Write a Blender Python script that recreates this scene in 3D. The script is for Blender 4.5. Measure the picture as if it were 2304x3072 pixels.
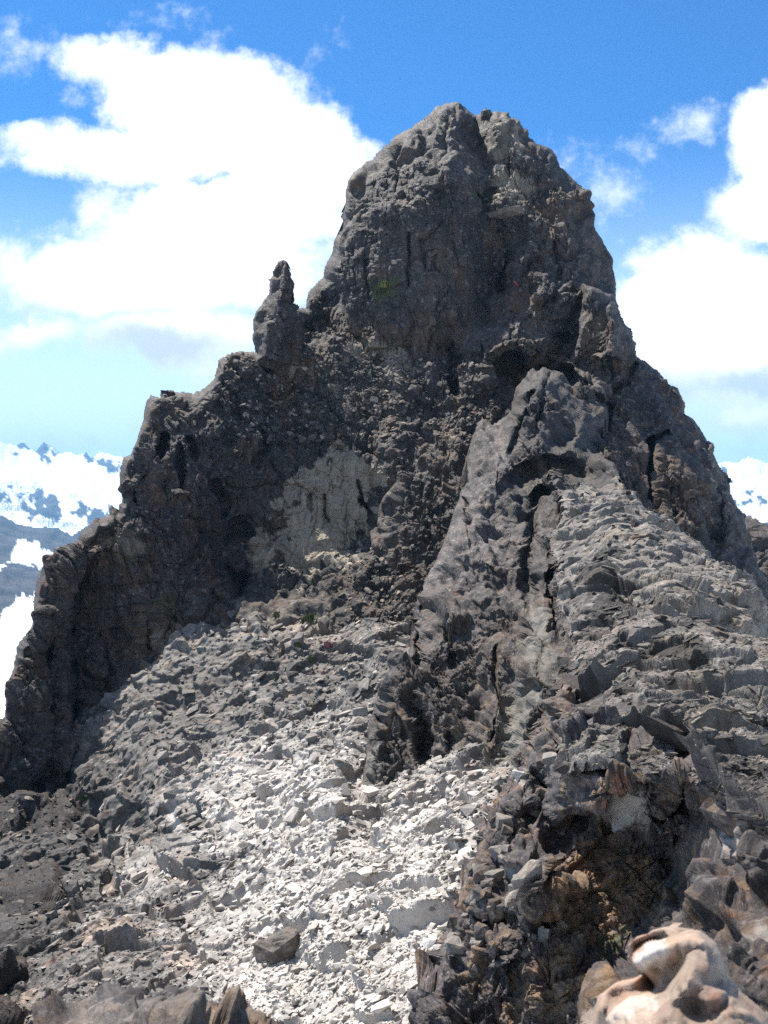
import bpy, bmesh, math, random
import numpy as np
from mathutils import Vector, Matrix
from mathutils.geometry import delaunay_2d_cdt
for o in list(bpy.data.objects): bpy.data.objects.remove(o)
SC = bpy.context.scene
COL = SC.collection
R = math.radians
F = 3015.0                      # focal length in photo pixels
rng = np.random.default_rng(7)
random.seed(7)

# ------------------------------------------------------------------ camera
cd = bpy.data.cameras.new('camera'); cam = bpy.data.objects.new('camera', cd); COL.objects.link(cam)
cd.sensor_fit = 'VERTICAL'; cd.sensor_height = 36.0; cd.lens = 36.0*F/3072.0
cam.location = (0, 0, 0); cam.rotation_euler = (R(90), 0, 0)
cd.clip_start = 0.05; cd.clip_end = 60000
cd.dof.use_dof = True; cd.dof.focus_distance = 45.0; cd.dof.aperture_fstop = 7.0
SC.camera = cam

# ------------------------------------------------------------------ sky, sun, exposure
SUN_EL, SUN_AZ = 57.0, 38.0     # azimuth measured to the left of the view direction
SC.view_settings.view_transform = 'Standard'; SC.view_settings.look = 'None'
SC.view_settings.gamma = 1.0; SC.view_settings.use_curve_mapping = False
SC.view_settings.exposure = 1.05
SC.cycles.use_denoising = False
SC.cycles.max_bounces = 6
world = bpy.data.worlds.new('World'); SC.world = world; world.use_nodes = True
sl = bpy.data.lights.new('sun', 'SUN'); sl.energy = 5.0; sl.angle = R(0.5); sl.color = (1.0, 0.95, 0.88)
sun = bpy.data.objects.new('sun', sl); COL.objects.link(sun)
ce, se = math.cos(R(SUN_EL)), math.sin(R(SUN_EL))
SD = Vector((-math.sin(R(SUN_AZ))*ce, math.cos(R(SUN_AZ))*ce, se))
sun.rotation_euler = (-SD).to_track_quat('-Z', 'Y').to_euler()
sun.location = (0, 0, 100)

class NT:
    """small helper for building node trees"""
    def __init__(s, nt): s.nt = nt; s.n = nt.nodes; s.l = nt.links
    def node(s, t, **kw):
        n = s.n.new(t)
        for k, v in kw.items(): setattr(n, k, v)
        return n
    def put(s, sock, v):
        if hasattr(v, 'is_linked') or isinstance(v, bpy.types.NodeSocket): s.l.new(v, sock)
        else: sock.default_value = v
    def math(s, op, a, b=0.0, c=None, clamp=False):
        n = s.node('ShaderNodeMath', operation=op, use_clamp=clamp)
        s.put(n.inputs[0], a); s.put(n.inputs[1], b)
        if c is not None: s.put(n.inputs[2], c)
        return n.outputs[0]
    def vec(s, op, a, b=(0, 0, 0)):
        n = s.node('ShaderNodeVectorMath', operation=op)
        s.put(n.inputs[0], a)
        if op == 'SCALE': s.put(n.inputs[3], b)
        else: s.put(n.inputs[1], b)
        return n.outputs['Value'] if op in ('LENGTH', 'DOT_PRODUCT', 'DISTANCE') else n.outputs[0]
    def noise(s, v, scale, detail=6, rough=0.6, lac=2.1, dist=0.0):
        n = s.node('ShaderNodeTexNoise'); s.put(n.inputs['Vector'], v)
        n.inputs['Scale'].default_value = scale; n.inputs['Detail'].default_value = detail
        n.inputs['Roughness'].default_value = rough; n.inputs['Lacunarity'].default_value = lac
        n.inputs['Distortion'].default_value = dist
        return n
    def step(s, v, a, b, lo=0.0, hi=1.0):
        n = s.node('ShaderNodeMapRange', interpolation_type='SMOOTHSTEP')
        s.put(n.inputs[0], v)
        for i, x in enumerate((a, b, lo, hi)): n.inputs[i+1].default_value = x
        return n.outputs[0]
    def mix(s, f, a, b, mode='MIX'):
        n = s.node('ShaderNodeMix', data_type='RGBA', blend_type=mode)
        s.put(n.inputs[0], f)
        for k, v in ((6, a), (7, b)):
            if isinstance(v, tuple): v = (*v, 1.0) if len(v) == 3 else v
            s.put(n.inputs[k], v)
        return n.outputs[2]
    def attr(s, name):
        return s.node('ShaderNodeAttribute', attribute_name=name).outputs['Fac']

def build_world():
    t = NT(world.node_tree); t.n.clear()
    sky = t.node('ShaderNodeTexSky', sky_type='NISHITA', sun_disc=False)
    sky.sun_elevation = R(SUN_EL); sky.sun_rotation = R(-SUN_AZ)
    sky.altitude = 2400; sky.air_density = 1.0; sky.dust_density = 0.6; sky.ozone_density = 2.2
    tc = t.node('ShaderNodeTexCoord')
    sep = t.node('ShaderNodeSeparateXYZ'); t.l.new(tc.outputs['Generated'], sep.inputs[0])
    yy = t.math('MAXIMUM', t.math('ABSOLUTE', sep.outputs[1]), 0.08)
    cmb = t.node('ShaderNodeCombineXYZ')
    t.put(cmb.inputs[0], t.math('DIVIDE', sep.outputs[0], yy))
    t.put(cmb.inputs[1], t.math('DIVIDE', sep.outputs[2], yy))
    t.put(cmb.inputs[2], t.math('MULTIPLY', t.math('LESS_THAN', sep.outputs[1], 0.0), 3.0))
    P = cmb.outputs[0]
    # fluffy edges: warp the sky coordinates
    w = t.noise(P, 9.0, 6, 0.62)
    wv = t.vec('SCALE', t.vec('SUBTRACT', w.outputs['Color'], (0.5, 0.5, 0.5)), 0.085)
    PW = t.vec('ADD', P, wv)
    PW = t.vec('MULTIPLY', PW, (1, 1, 0))
    def blob(x, y, rx, ry, k):
        c = ((x-1152)/F, (1536-y)/F, 0.0)
        d = t.vec('LENGTH', t.vec('MULTIPLY', t.vec('SUBTRACT', PW, c), (F/rx, F/ry, 0.0)))
        return t.math('MULTIPLY_ADD', d, -k, k)
    def field(bl):
        f = None
        for b in bl:
            x, y, rx, ry = b[:4]; k = b[4] if len(b) > 4 else 1.0
            v = blob(x, y, rx, ry, k*min(rx, ry)/110.0)
            f = v if f is None else t.math('SMOOTH_MAX', f, v, 0.15)
        return f
    solid = field([(330,190,190,85),(600,300,390,170),(880,490,270,210),(450,455,600,105),(660,640,480,170),
        (450,820,640,150),(100,985,210,80),(560,1010,330,120),(720,1110,190,60),
        (2350,420,190,170),(2300,620,200,150),(2110,900,340,200),(2260,1090,400,170),(2010,1010,260,190),(2240,1255,260,75),
        (-500,500,500,300),(2900,700,500,400),(-900,1000,500,200),(3600,300,500,200)])
    wisp = field([(1860,450,150,60,.55),(2080,370,150,55,.6),(1820,620,40,50,.5),(110,1290,210,50,.8),(400,1275,110,45,.8),
        (2200,1290,150,70,.7),(60,140,110,70,.5),(930,200,45,60,.4),(1100,450,60,50,.6),(500,70,60,25,.4)])
    hole = field([(30,330,110,75,1.3),(60,610,210,62,1.3),(640,535,110,30,2.0),(425,455,80,34,1.8),(20,945,90,40,1.5),
        (150,965,50,28,1.5),(1880,830,75,50,1.2)])
    n1 = t.noise(P, 14.0, 8, 0.6).outputs['Fac']
    n2 = t.noise(P, 45.0, 5, 0.6).outputs['Fac']
    nn = t.math('ADD', t.math('MULTIPLY', n1, 1.3), t.math('MULTIPLY', n2, 0.35))
    nn = t.math('SUBTRACT', nn, 0.82)
    f = t.math('SUBTRACT', solid, t.math('MAXIMUM', hole, 0.0))
    cs = t.step(t.math('ADD', f, t.math('MULTIPLY', nn, 1.2)), -0.12, 0.42)
    cw = t.step(t.math('ADD', wisp, t.math('MULTIPLY', nn, 2.2)), -0.05, 0.9, 0.0, 0.85)
    cov = t.math('MAXIMUM', cs, cw)
    behind = t.math('MULTIPLY', t.math('LESS_THAN', sep.outputs[1], 0.0), t.step(n1, 0.36, 0.56))   # unseen broken cloud behind the camera, added to whiten the ambient light
    cov = t.math('MAXIMUM', cov, t.math('MULTIPLY', behind, 0.35))
    # grey bellies
    sh = field([(490,1045,230,75),(2250,1160,260,55),(2000,1180,120,40),(100,930,90,40,.6)])
    shd = t.step(t.math('ADD', sh, t.math('MULTIPLY', nn, 0.7)), -0.15, 0.45)
    inner = t.step(t.math('ADD', f, t.math('MULTIPLY', nn, 0.8)), 0.1, 0.9)
    ccol = t.mix(inner, (8.4, 9.0, 9.8), (12.5, 12.5, 12.5))
    ccol = t.mix(shd, ccol, (6.2, 6.7, 7.4))
    skyc = t.mix(1.0, sky.outputs[0], (0.26, 0.80, 1.26), 'MULTIPLY')
    # pale air close to the skyline
    el = t.step(sep.outputs[2], -0.02, 0.36, 1.0, 0.0)
    skyc = t.mix(el, skyc, (10.4, 12.0, 12.9))
    out = t.mix(cov, skyc, ccol)
    bg = t.node('ShaderNodeBackground'); t.l.new(out, bg.inputs[0]); bg.inputs[1].default_value = 0.07
    o = t.node('ShaderNodeOutputWorld'); t.l.new(bg.outputs[0], o.inputs[0])
build_world()

# ------------------------------------------------------------------ noise tools (world space)
def _hash(ix, iy, iz, k):
    with np.errstate(over='ignore'):
        h = (ix.astype(np.uint32)*np.uint32(374761393) ^ iy.astype(np.uint32)*np.uint32(668265263)
             ^ iz.astype(np.uint32)*np.uint32(2147483647) ^ np.uint32((k*1274126177) & 0xffffffff))
        h ^= h >> np.uint32(15); h *= np.uint32(2246822519); h ^= h >> np.uint32(13)
        h *= np.uint32(3266489917); h ^= h >> np.uint32(16)
    return h.astype(np.float32)/np.float32(4294967295.0)

def vnoise(P, s, seed=0):
    q = (P/s).astype(np.float32); i = np.floor(q).astype(np.int64); f = q - i
    f = f*f*f*(f*(f*6-15)+10)
    r = 0
    for dx in (0, 1):
        wx = f[:, 0] if dx else 1-f[:, 0]
        for dy in (0, 1):
            wy = f[:, 1] if dy else 1-f[:, 1]
            for dz in (0, 1):
                wz = f[:, 2] if dz else 1-f[:, 2]
                r = r + wx*wy*wz*_hash(i[:, 0]+dx, i[:, 1]+dy, i[:, 2]+dz, seed)
    return r*2-1

def fbm(P, s, n, seed=0, g=0.5):
    r = 0; a = 1.0
    for k in range(n):
        r = r + a*vnoise(P, s, seed+k*17); s *= 0.5; a *= g
    return r

def facets(P, s, aniso, seed, jump, tilt):
    """blocky rock: every cell is a tilted plane of its own; returns height and distance to the joint"""
    q = (P @ aniso.T/s).astype(np.float32)
    b = np.floor(q-0.5).astype(np.int64)
    N = len(q)
    f1 = np.full(N, 9, np.float32); f2 = np.full(N, 9, np.float32)
    best = np.zeros((N, 3), np.int64); off = np.zeros((N, 3), np.float32)
    for dx in (0, 1):
        for dy in (0, 1):
            for dz in (0, 1):
                c = b + np.array((dx, dy, dz))
                d = np.stack([q[:, a]-c[:, a]-0.15-0.7*_hash(c[:, 0], c[:, 1], c[:, 2], seed+a) for a in range(3)], 1)
                m = (d*d).sum(1)
                near = m < f1
                f2 = np.where(near, f1, np.minimum(f2, m))
                f1 = np.where(near, m, f1)
                best[near] = c[near]; off[near] = d[near]
    h = (_hash(best[:, 0], best[:, 1], best[:, 2], seed+11)-0.5)*jump
    for a in range(3):
        h = h + (_hash(best[:, 0], best[:, 1], best[:, 2], seed+20+a)-0.5)*2*tilt*off[:, a]
    return h*s, np.sqrt(f2)-np.sqrt(f1)

def bricks(P, s, A, seed, jump, tilt):
    """jointed rock: three sets of joints cut the stone into offset blocks with tilted faces"""
    q = (P @ A.T/s).astype(np.float32)
    q0, q1, q2 = q[:, 0].copy(), q[:, 1].copy(), q[:, 2]
    c2 = np.floor(q2).astype(np.int64); z = np.zeros_like(c2)
    q0 += _hash(c2, z, z, seed)*7; c0 = np.floor(q0).astype(np.int64)
    q1 += _hash(c2, c0, z, seed+1)*7; c1 = np.floor(q1).astype(np.int64)
    f = [q0-c0, q1-c1, q2-c2]
    sp = _hash(c0, c1, c2, seed+2); cut = 0.3+0.4*_hash(c0, c1, c2, seed+3)
    c = [c0*2, c1*2, c2*2]; wd = [np.ones(len(q), np.float32) for _ in range(3)]
    for a, (lo, hi) in enumerate(((0.15, 0.5), (0.5, 0.75), (0.75, 1.0))):
        m = (sp >= lo) & (sp < hi); up = m & (f[a] > cut)
        c[a] = c[a]+up; 
        wd[a] = np.where(m, np.where(up, 1-cut, cut), 1.0)
        f[a] = np.where(m, np.where(up, (f[a]-cut)/(1-cut), f[a]/cut), f[a])
    h = (_hash(c[0], c[1], c[2], seed+11)-0.5)*jump
    e = 9.0
    for a in range(3):
        h = h+(_hash(c[0], c[1], c[2], seed+20+a)-0.5)*2*tilt*(f[a]-0.5)*wd[a]
        e = np.minimum(e, np.minimum(f[a], 1-f[a])*wd[a])
    return h*s, e

def rot(ax, ay, az):
    return np.array((Matrix.Rotation(R(az), 3, 'Z') @ Matrix.Rotation(R(ay), 3, 'Y') @ Matrix.Rotation(R(ax), 3, 'X')))

def aniso(sx, sy, sz, ax=0, ay=0, az=0):
    return np.diag((1/sx, 1/sy, 1/sz)) @ rot(ax, ay, az)

# ------------------------------------------------------------------ 2-D tools on the survey grid
def inside(poly, X, Y):
    r = np.zeros(X.shape, bool); n = len(poly)
    for i in range(n):
        x0, y0 = poly[i]; x1, y1 = poly[(i+1) % n]
        if y0 == y1: continue
        c = ((y0 > Y) != (y1 > Y)) & (X < (x1-x0)*(Y-y0)/(y1-y0)+x0)
        r ^= c
    return r

def segdist(line, X, Y, closed=False):
    d = np.full(X.shape, 1e9); n = len(line)
    for i in range(n if closed else n-1):
        x0, y0 = line[i][:2]; x1, y1 = line[(i+1) % n][:2]
        dx, dy = x1-x0, y1-y0; L = dx*dx+dy*dy+1e-9
        t = np.clip(((X-x0)*dx+(Y-y0)*dy)/L, 0, 1)
        d = np.minimum(d, np.hypot(X-x0-t*dx, Y-y0-t*dy))
    return d

def smooth(a, b, x):
    t = np.clip((x-a)/(b-a), 0, 1); return t*t*(3-2*t)

def blur(A, r, n=2):
    if r < 1: return A
    for _ in range(n):
        for ax in (0, 1):
            p = [(0, 0)]*A.ndim; p[ax] = (r+1, r)
            c = np.cumsum(np.pad(A, p, mode='edge'), axis=ax)
            k = 2*r+1
            A = (np.take(c, range(k, c.shape[ax]), ax)-np.take(c, range(0, c.shape[ax]-k), ax))/k
    return A

def bilinear(A, gx, gy):
    h, w = A.shape
    gx = np.clip(gx, 0, w-1.001); gy = np.clip(gy, 0, h-1.001)
    i = gx.astype(int); j = gy.astype(int); fx = gx-i; fy = gy-j
    return (A[j, i]*(1-fx)*(1-fy)+A[j, i+1]*fx*(1-fy)+A[j+1, i]*(1-fx)*fy+A[j+1, i+1]*fx*fy)

def tri_depth(pts, lines, xs, ys, ground=False):
    """planar facets between surveyed points (1/distance is linear on a plane)"""
    K = 20000.0
    if ground:                               # plan view: rows run over 1/distance, the value is the height line
        cv = lambda p: (p[0], K/p[2], 1.0/p[1])
        pts = [cv(p) for p in pts]; lines = [[cv(p) for p in l] for l in lines]
    V = []; E = []; D = []
    idx = {}
    def add(p):
        k = (p[0], p[1])
        if k not in idx: idx[k] = len(V); V.append(Vector(k)); D.append(1.0/p[2])
        return idx[k]
    for p in pts: add(p)
    for l in lines:
        ii = [add(p) for p in l]
        E += list(zip(ii[:-1], ii[1:]))
    ov, oe, of, ovs, _, _ = delaunay_2d_cdt(V, E, [], 0, 1e-4)
    W = np.zeros(len(ov)); VX = np.array([(v[0], v[1]) for v in V]); DD = np.array(D)
    for i, s in enumerate(ovs):
        if s: W[i] = D[s[0]]
        else:
            d = np.hypot(VX[:, 0]-ov[i][0], VX[:, 1]-ov[i][1])+1e-6; w = 1/d**3; W[i] = (w*DD).sum()/w.sum()
    A = np.full((len(ys), len(xs)), np.nan)
    st = xs[1]-xs[0]
    for f in of:
        a, b, c = (ov[k] for k in f)
        x0, x1 = min(a[0], b[0], c[0]), max(a[0], b[0], c[0]); y0, y1 = min(a[1], b[1], c[1]), max(a[1], b[1], c[1])
        i0 = max(0, int((x0-xs[0])/st)); i1 = min(len(xs), int((x1-xs[0])/st)+2)
        j0 = max(0, int(np.searchsorted(ys, y0))-1); j1 = min(len(ys), int(np.searchsorted(ys, y1))+2)
        if i1 <= i0 or j1 <= j0: continue
        X, Y = np.meshgrid(xs[i0:i1], ys[j0:j1])
        den = (b[1]-c[1])*(a[0]-c[0])+(c[0]-b[0])*(a[1]-c[1])
        if abs(den) < 1e-9: continue
        l0 = ((b[1]-c[1])*(X-c[0])+(c[0]-b[0])*(Y-c[1]))/den
        l1 = ((c[1]-a[1])*(X-c[0])+(a[0]-c[0])*(Y-c[1]))/den
        l2 = 1-l0-l1
        m = (l0 >= -1e-6) & (l1 >= -1e-6) & (l2 >= -1e-6)
        S = A[j0:j1, i0:i1]; S[m] = (l0*W[f[0]]+l1*W[f[1]]+l2*W[f[2]])[m]
    for _ in range(4000):                    # spread to what lies outside the survey
        bad = np.isnan(A)
        if not bad.any(): break
        for sh in ((0, 1), (0, -1), (1, 0), (-1, 0)):
            B = np.roll(A, sh, (0, 1))
            if sh[0] == 1: B[0] = np.nan
            if sh[0] == -1: B[-1] = np.nan
            if sh[1] == 1: B[:, 0] = np.nan
            if sh[1] == -1: B[:, -1] = np.nan
            k = np.isnan(A) & ~np.isnan(B); A[k] = B[k]
    return A

def mesh_object(name, V, Fq, mat, attrs=None, smooth_shade=False, tris=False):
    me = bpy.data.meshes.new(name)
    V = np.ascontiguousarray(V, np.float32); Fq = np.ascontiguousarray(Fq, np.int32); k = Fq.shape[1]
    me.vertices.add(len(V)); me.vertices.foreach_set('co', V.ravel())
    me.loops.add(Fq.size); me.loops.foreach_set('vertex_index', Fq.ravel())
    me.polygons.add(len(Fq)); me.polygons.foreach_set('loop_start', np.arange(0, Fq.size, k, dtype=np.int32))
    me.polygons.foreach_set('use_smooth', np.full(len(Fq), smooth_shade, bool))
    me.update(calc_edges=True)
    for n, a in (attrs or {}).items():
        at = me.attributes.new(n, 'FLOAT', 'POINT'); at.data.foreach_set('value', np.ascontiguousarray(a, np.float32))
    me.materials.append(mat)
    o = bpy.data.objects.new(name, me); COL.objects.link(o)
    return o

def tag(o, label=None, cat=None, group=None, kind=None):
    if label: o['label'] = label
    if cat: o['category'] = cat
    if group: o['group'] = group
    if kind: o['kind'] = kind
    return o

class Surf: pass

def relief(name, mat, outline, pts, lines=(), step=3.0, warp=10, soft=2, octs=(), an=None, rim=(0, 0), skirt=4.0, jag=4.0,
           cracks=(), tints=None, seed=0, jump=0.5, tilt=0.5, strata=(), gain=None, back=8.0, regions=(), sm=False, smn=6, joint=0.0, inward=None, ground=False, dispmax=9.0, nbrick=5, swing=1.0):
    """a landform: surveyed planes + world-space rock relief + a closed back with real thickness"""
    O = np.array(outline, float)
    if ground: O[:, 1] = F*np.log(O[:, 1])
    x0, y0 = O.min(0)-6*step; x1, y1 = O.max(0)+6*step
    xs = np.arange(x0, x1, step); ys = np.arange(y0, y1, step)
    X, Y = np.meshgrid(xs, ys)
    if ground: iD = tri_depth(pts, lines, xs, (20000.0/np.exp(ys/F))[::-1], True)[::-1]
    else: iD = tri_depth(pts, lines, xs, ys)
    # break straight creases
    P2 = np.stack([X.ravel(), Y.ravel(), np.full(X.size, seed*31.7)], 1)
    wx = fbm(P2, 90, 4, seed+1, 0.6).reshape(X.shape)*warp; wy = fbm(P2, 90, 4, seed+91, 0.6).reshape(X.shape)*warp
    iD = bilinear(iD, (X+wx-x0)/step, (Y+wy-y0)/step)
    iD = blur(iD, soft)
    if ground: D = np.exp(Y/F); YY = iD
    else: D = 1.0/iD; YY = Y
    sd = segdist([tuple(p) for p in O], X, Y, True); ins = inside([tuple(p) for p in O], X, Y)
    sd = np.where(ins, sd, -sd)
    jn = fbm(P2, 34, 4, seed+5, 0.65).reshape(X.shape)
    mask = sd > jn*jag
    if rim[0]:
        t = np.clip(sd/rim[0], 0.0, 1.0)
        if ground: YY = YY + rim[1]*(1-t)**2.2
        else: D = D + rim[1]*(1-t)**2.2
    for ln, w, dep in cracks:
        d = segdist([(a+0.0, b+0.0) for a, b in ln], X+wx*0.5+jn*5, Y+wy*0.5)
        D = D + 1.3*dep*np.exp(-(d/(1.15*w))**2)
    U = (X-1152)/F; Vv = (1536-YY)/F
    B = np.stack([U*D, D, Vv*D], 2)
    du = np.gradient(blur(B, smn), axis=1); dv = np.gradient(blur(B, smn), axis=0)
    Nn = np.cross(du, dv); Nn /= np.linalg.norm(Nn, axis=2, keepdims=True)+1e-12
    fl = (Nn[:, :, 2] < 0) if ground else ((Nn*B).sum(2) > 0)
    Nn[fl] *= -1
    sel = mask.ravel()
    idx = -np.ones(sel.size, np.int64); idx[sel] = np.arange(sel.sum())
    Pb = B.reshape(-1, 3)[sel]; Pn = Nn.reshape(-1, 3)[sel]; Dp = D.ravel()[sel]
    g = np.ones(len(Pb)) if gain is None else gain(X.ravel()[sel], Y.ravel()[sel])
    vd = Pb/np.linalg.norm(Pb, axis=1, keepdims=True)
    cosv = np.clip(Pn[:, 2] if ground else -(vd*Pn).sum(1), 0.10, 1.0)
    res = np.maximum(Dp/1005.0*(step/3.0)*1.5, 1e-3)/cosv**0.8
    Nb = blur(Nn, 12); Nb = Nb/(np.linalg.norm(Nb, axis=2, keepdims=True)+1e-9)
    inw = -Nb + np.array((0, 0.25, -0.35)); inw /= np.linalg.norm(inw, axis=2, keepdims=True)
    if inward is not None: inw = np.zeros_like(inw)+np.array(inward)
    anis = [(np.ones(len(Pb)), an if an is not None else np.eye(3))]
    for poly, sf, a2 in regions:
        w = smooth(-sf, sf, np.where(inside(poly, X, Y), 1, -1)*segdist(poly, X, Y, True)).ravel()[sel]
        anis = [(ww*(1-w), aa) for ww, aa in anis]+[(w, a2)]
    disp = np.zeros(len(Pb)); rough = np.zeros(len(Pb))
    wv = np.stack([fbm(Pb, 2.5, 3, seed+201+k) for k in range(3)], 1)
    for k, (s, amp) in enumerate(octs):
        fade = np.clip((s/res-1.0)/2.0, 0, 1)
        for w, a2 in anis:
            q = np.nonzero((fade*w) > 0.01)[0]
            if not len(q): continue
            if k < nbrick:
                r2 = a2 @ rot(swing*13*math.sin(k*2.3+seed), swing*17*math.sin(k*1.7+seed*2), swing*25*math.sin(k*3.1+seed))
                h, f = bricks(Pb[q]+wv[q]*0.13*s, s*1.25, r2, seed*7+k*101, jump, tilt)
            else: h, f = facets(Pb[q]+wv[q]*0.12*s, s, a2, seed*7+k*101, jump, tilt*1.15)
            if joint and k < 4: h = h-joint*s*np.clip(1-f/0.05, 0, 1)
            disp[q] += h*amp*(fade*w)[q]
    for (dx, dy, dz, per, amp) in strata:
        n = np.array((dx, dy, dz), float); n /= np.linalg.norm(n)
        ph = Pb@n/per + 0.9*fbm(Pb, per*5, 3, seed+300)
        fr = ph-np.floor(ph); lay = np.floor(ph)
        rr = _hash(lay.astype(np.int64), np.zeros(len(lay), np.int64), np.zeros(len(lay), np.int64), seed+3)
        msk = smooth(-0.2, 0.5, fbm(Pb, per*9, 3, seed+333))
        fade = np.clip((per/res-1.5)/3.0, 0, 1)
        disp += amp*per*msk*fade*((rr-0.5)*1.6+(0.5-fr)*0.8)
    dg = np.zeros(X.size); dg[sel] = disp; br = 1 if ground else 2; wg = blur(sel.reshape(X.shape).astype(float), br, 1)
    bw = np.full(len(cosv), 0.8) if ground else smooth(0.62, 0.35, cosv)*0.85
    disp = disp*(1-bw)+bw*(blur(dg.reshape(X.shape), br, 1)/np.maximum(wg, 0.1)).ravel()[sel]
    disp = np.clip(disp, -dispmax, dispmax)
    g = g*(0.25+0.75*smooth(0, 16, sd.ravel()[sel]))*(0.35+0.65*smooth(0.05, 0.22, cosv))
    Pd = Pb+Pn*(disp*g)[:, None]
    # faces
    gi = idx.reshape(X.shape)
    a, b, c, d = gi[:-1, :-1], gi[:-1, 1:], gi[1:, 1:], gi[1:, :-1]
    ok = (a >= 0) & (b >= 0) & (c >= 0) & (d >= 0)
    Q = np.stack([a[ok], b[ok], c[ok], d[ok]], 1) if ground else np.stack([a[ok], d[ok], c[ok], b[ok]], 1)
    # rim turned back, then a coarse closed back
    e = np.concatenate([Q[:, [0, 1]], Q[:, [1, 2]], Q[:, [2, 3]], Q[:, [3, 0]]])
    n = len(Pd); key = e[:, 0]*n+e[:, 1]; rkey = e[:, 1]*n+e[:, 0]
    bd = e[~np.isin(key, rkey)]
    bv = np.unique(bd); mp = -np.ones(n, np.int64)
    VV = [Pd]; QQ = [Q]; cnt = n; prev = None
    cur = np.arange(n)
    for r_ in (0.3, 1.0):
        ring = Pd[bv]+inw.reshape(-1, 3)[sel][bv]*skirt*r_; ring = ring+np.stack([fbm(ring, max(0.4, skirt*0.3), 3, seed+70+a) for a in range(3)], 1)*skirt*r_*0.22; m2 = -np.ones(n, np.int64); m2[bv] = cnt+np.arange(len(bv))
        VV.append(ring); s0 = cur[bd[:, 0]]; s1 = cur[bd[:, 1]]
        QQ.append(np.stack([s1, s0, m2[bd[:, 0]], m2[bd[:, 1]]], 1)); cur = m2; cnt += len(bv)
    nfull = cnt
    kx = np.arange(0, len(xs), 8); ky = np.arange(0, len(ys), 8)
    sb = blur(sd, 3)
    Bk = blur(B, 6)+inw*(skirt*0.8+back*(1-np.exp(-np.clip(sb, 0, None)/120.0)))[:, :, None]
    gm = mask[np.ix_(ky, kx)]; gj = -np.ones(gm.shape, np.int64); gj[gm] = cnt+np.arange(gm.sum())
    Bb = Bk[np.ix_(ky, kx)]
    VV.append(Bb[gm]); cnt += int(gm.sum())
    a, b, c, d = gj[:-1, :-1], gj[:-1, 1:], gj[1:, 1:], gj[1:, :-1]
    ok = (a >= 0) & (b >= 0) & (c >= 0) & (d >= 0)
    QQ.append(np.stack([a[ok], b[ok], c[ok], d[ok]], 1))
    AV = {}; PX = np.stack([X.ravel(), YY.ravel()], 1) if ground else None
    for an_, spec in (tints or {}).items():
        v = np.zeros(X.size)
        for sp_ in spec:
            poly, sf, nz, val = sp_[:4]
            dd = (np.where(inside(poly, X, YY), 1, -1)*segdist(poly, X, YY, True)).ravel()
            dd = dd + fbm(P2, sp_[4] if len(sp_) > 4 else 60, 5, seed+hash_name(an_), 0.65)*nz
            w_ = val*smooth(-sf, sf, dd); v = np.where(np.abs(w_) > np.abs(v), w_, v)
        full = np.zeros(cnt); full[:n] = v[sel]; AV[an_] = full
    o = mesh_object(name, np.concatenate(VV), np.concatenate(QQ), mat, AV, sm)
    s = Surf(); s.o = o; s.xs0 = x0; s.ys0 = y0; s.step = step; s.gi = gi; s.P = Pd; s.N = Pn; s.X = X.ravel()[sel]; s.Y = YY.ravel()[sel]; s.ground = ground
    return s

def hash_name(s): return sum((i+1)*ord(c) for i, c in enumerate(s)) % 997

def at(s, x, y):
    """the point of a finished landform where the survey mark (x, y) lands on it"""
    if not hasattr(s, 'px'):
        s.px = s.P[:, 0]/s.P[:, 1]*F+1152; s.py = 1536-s.P[:, 2]/s.P[:, 1]*F
    d = (s.px-x)**2+(s.py-y)**2
    k = np.argpartition(d, 12)[:12]
    k = k[np.argmin(s.P[k, 1])]
    return s.P[k], s.N[k]

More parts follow.
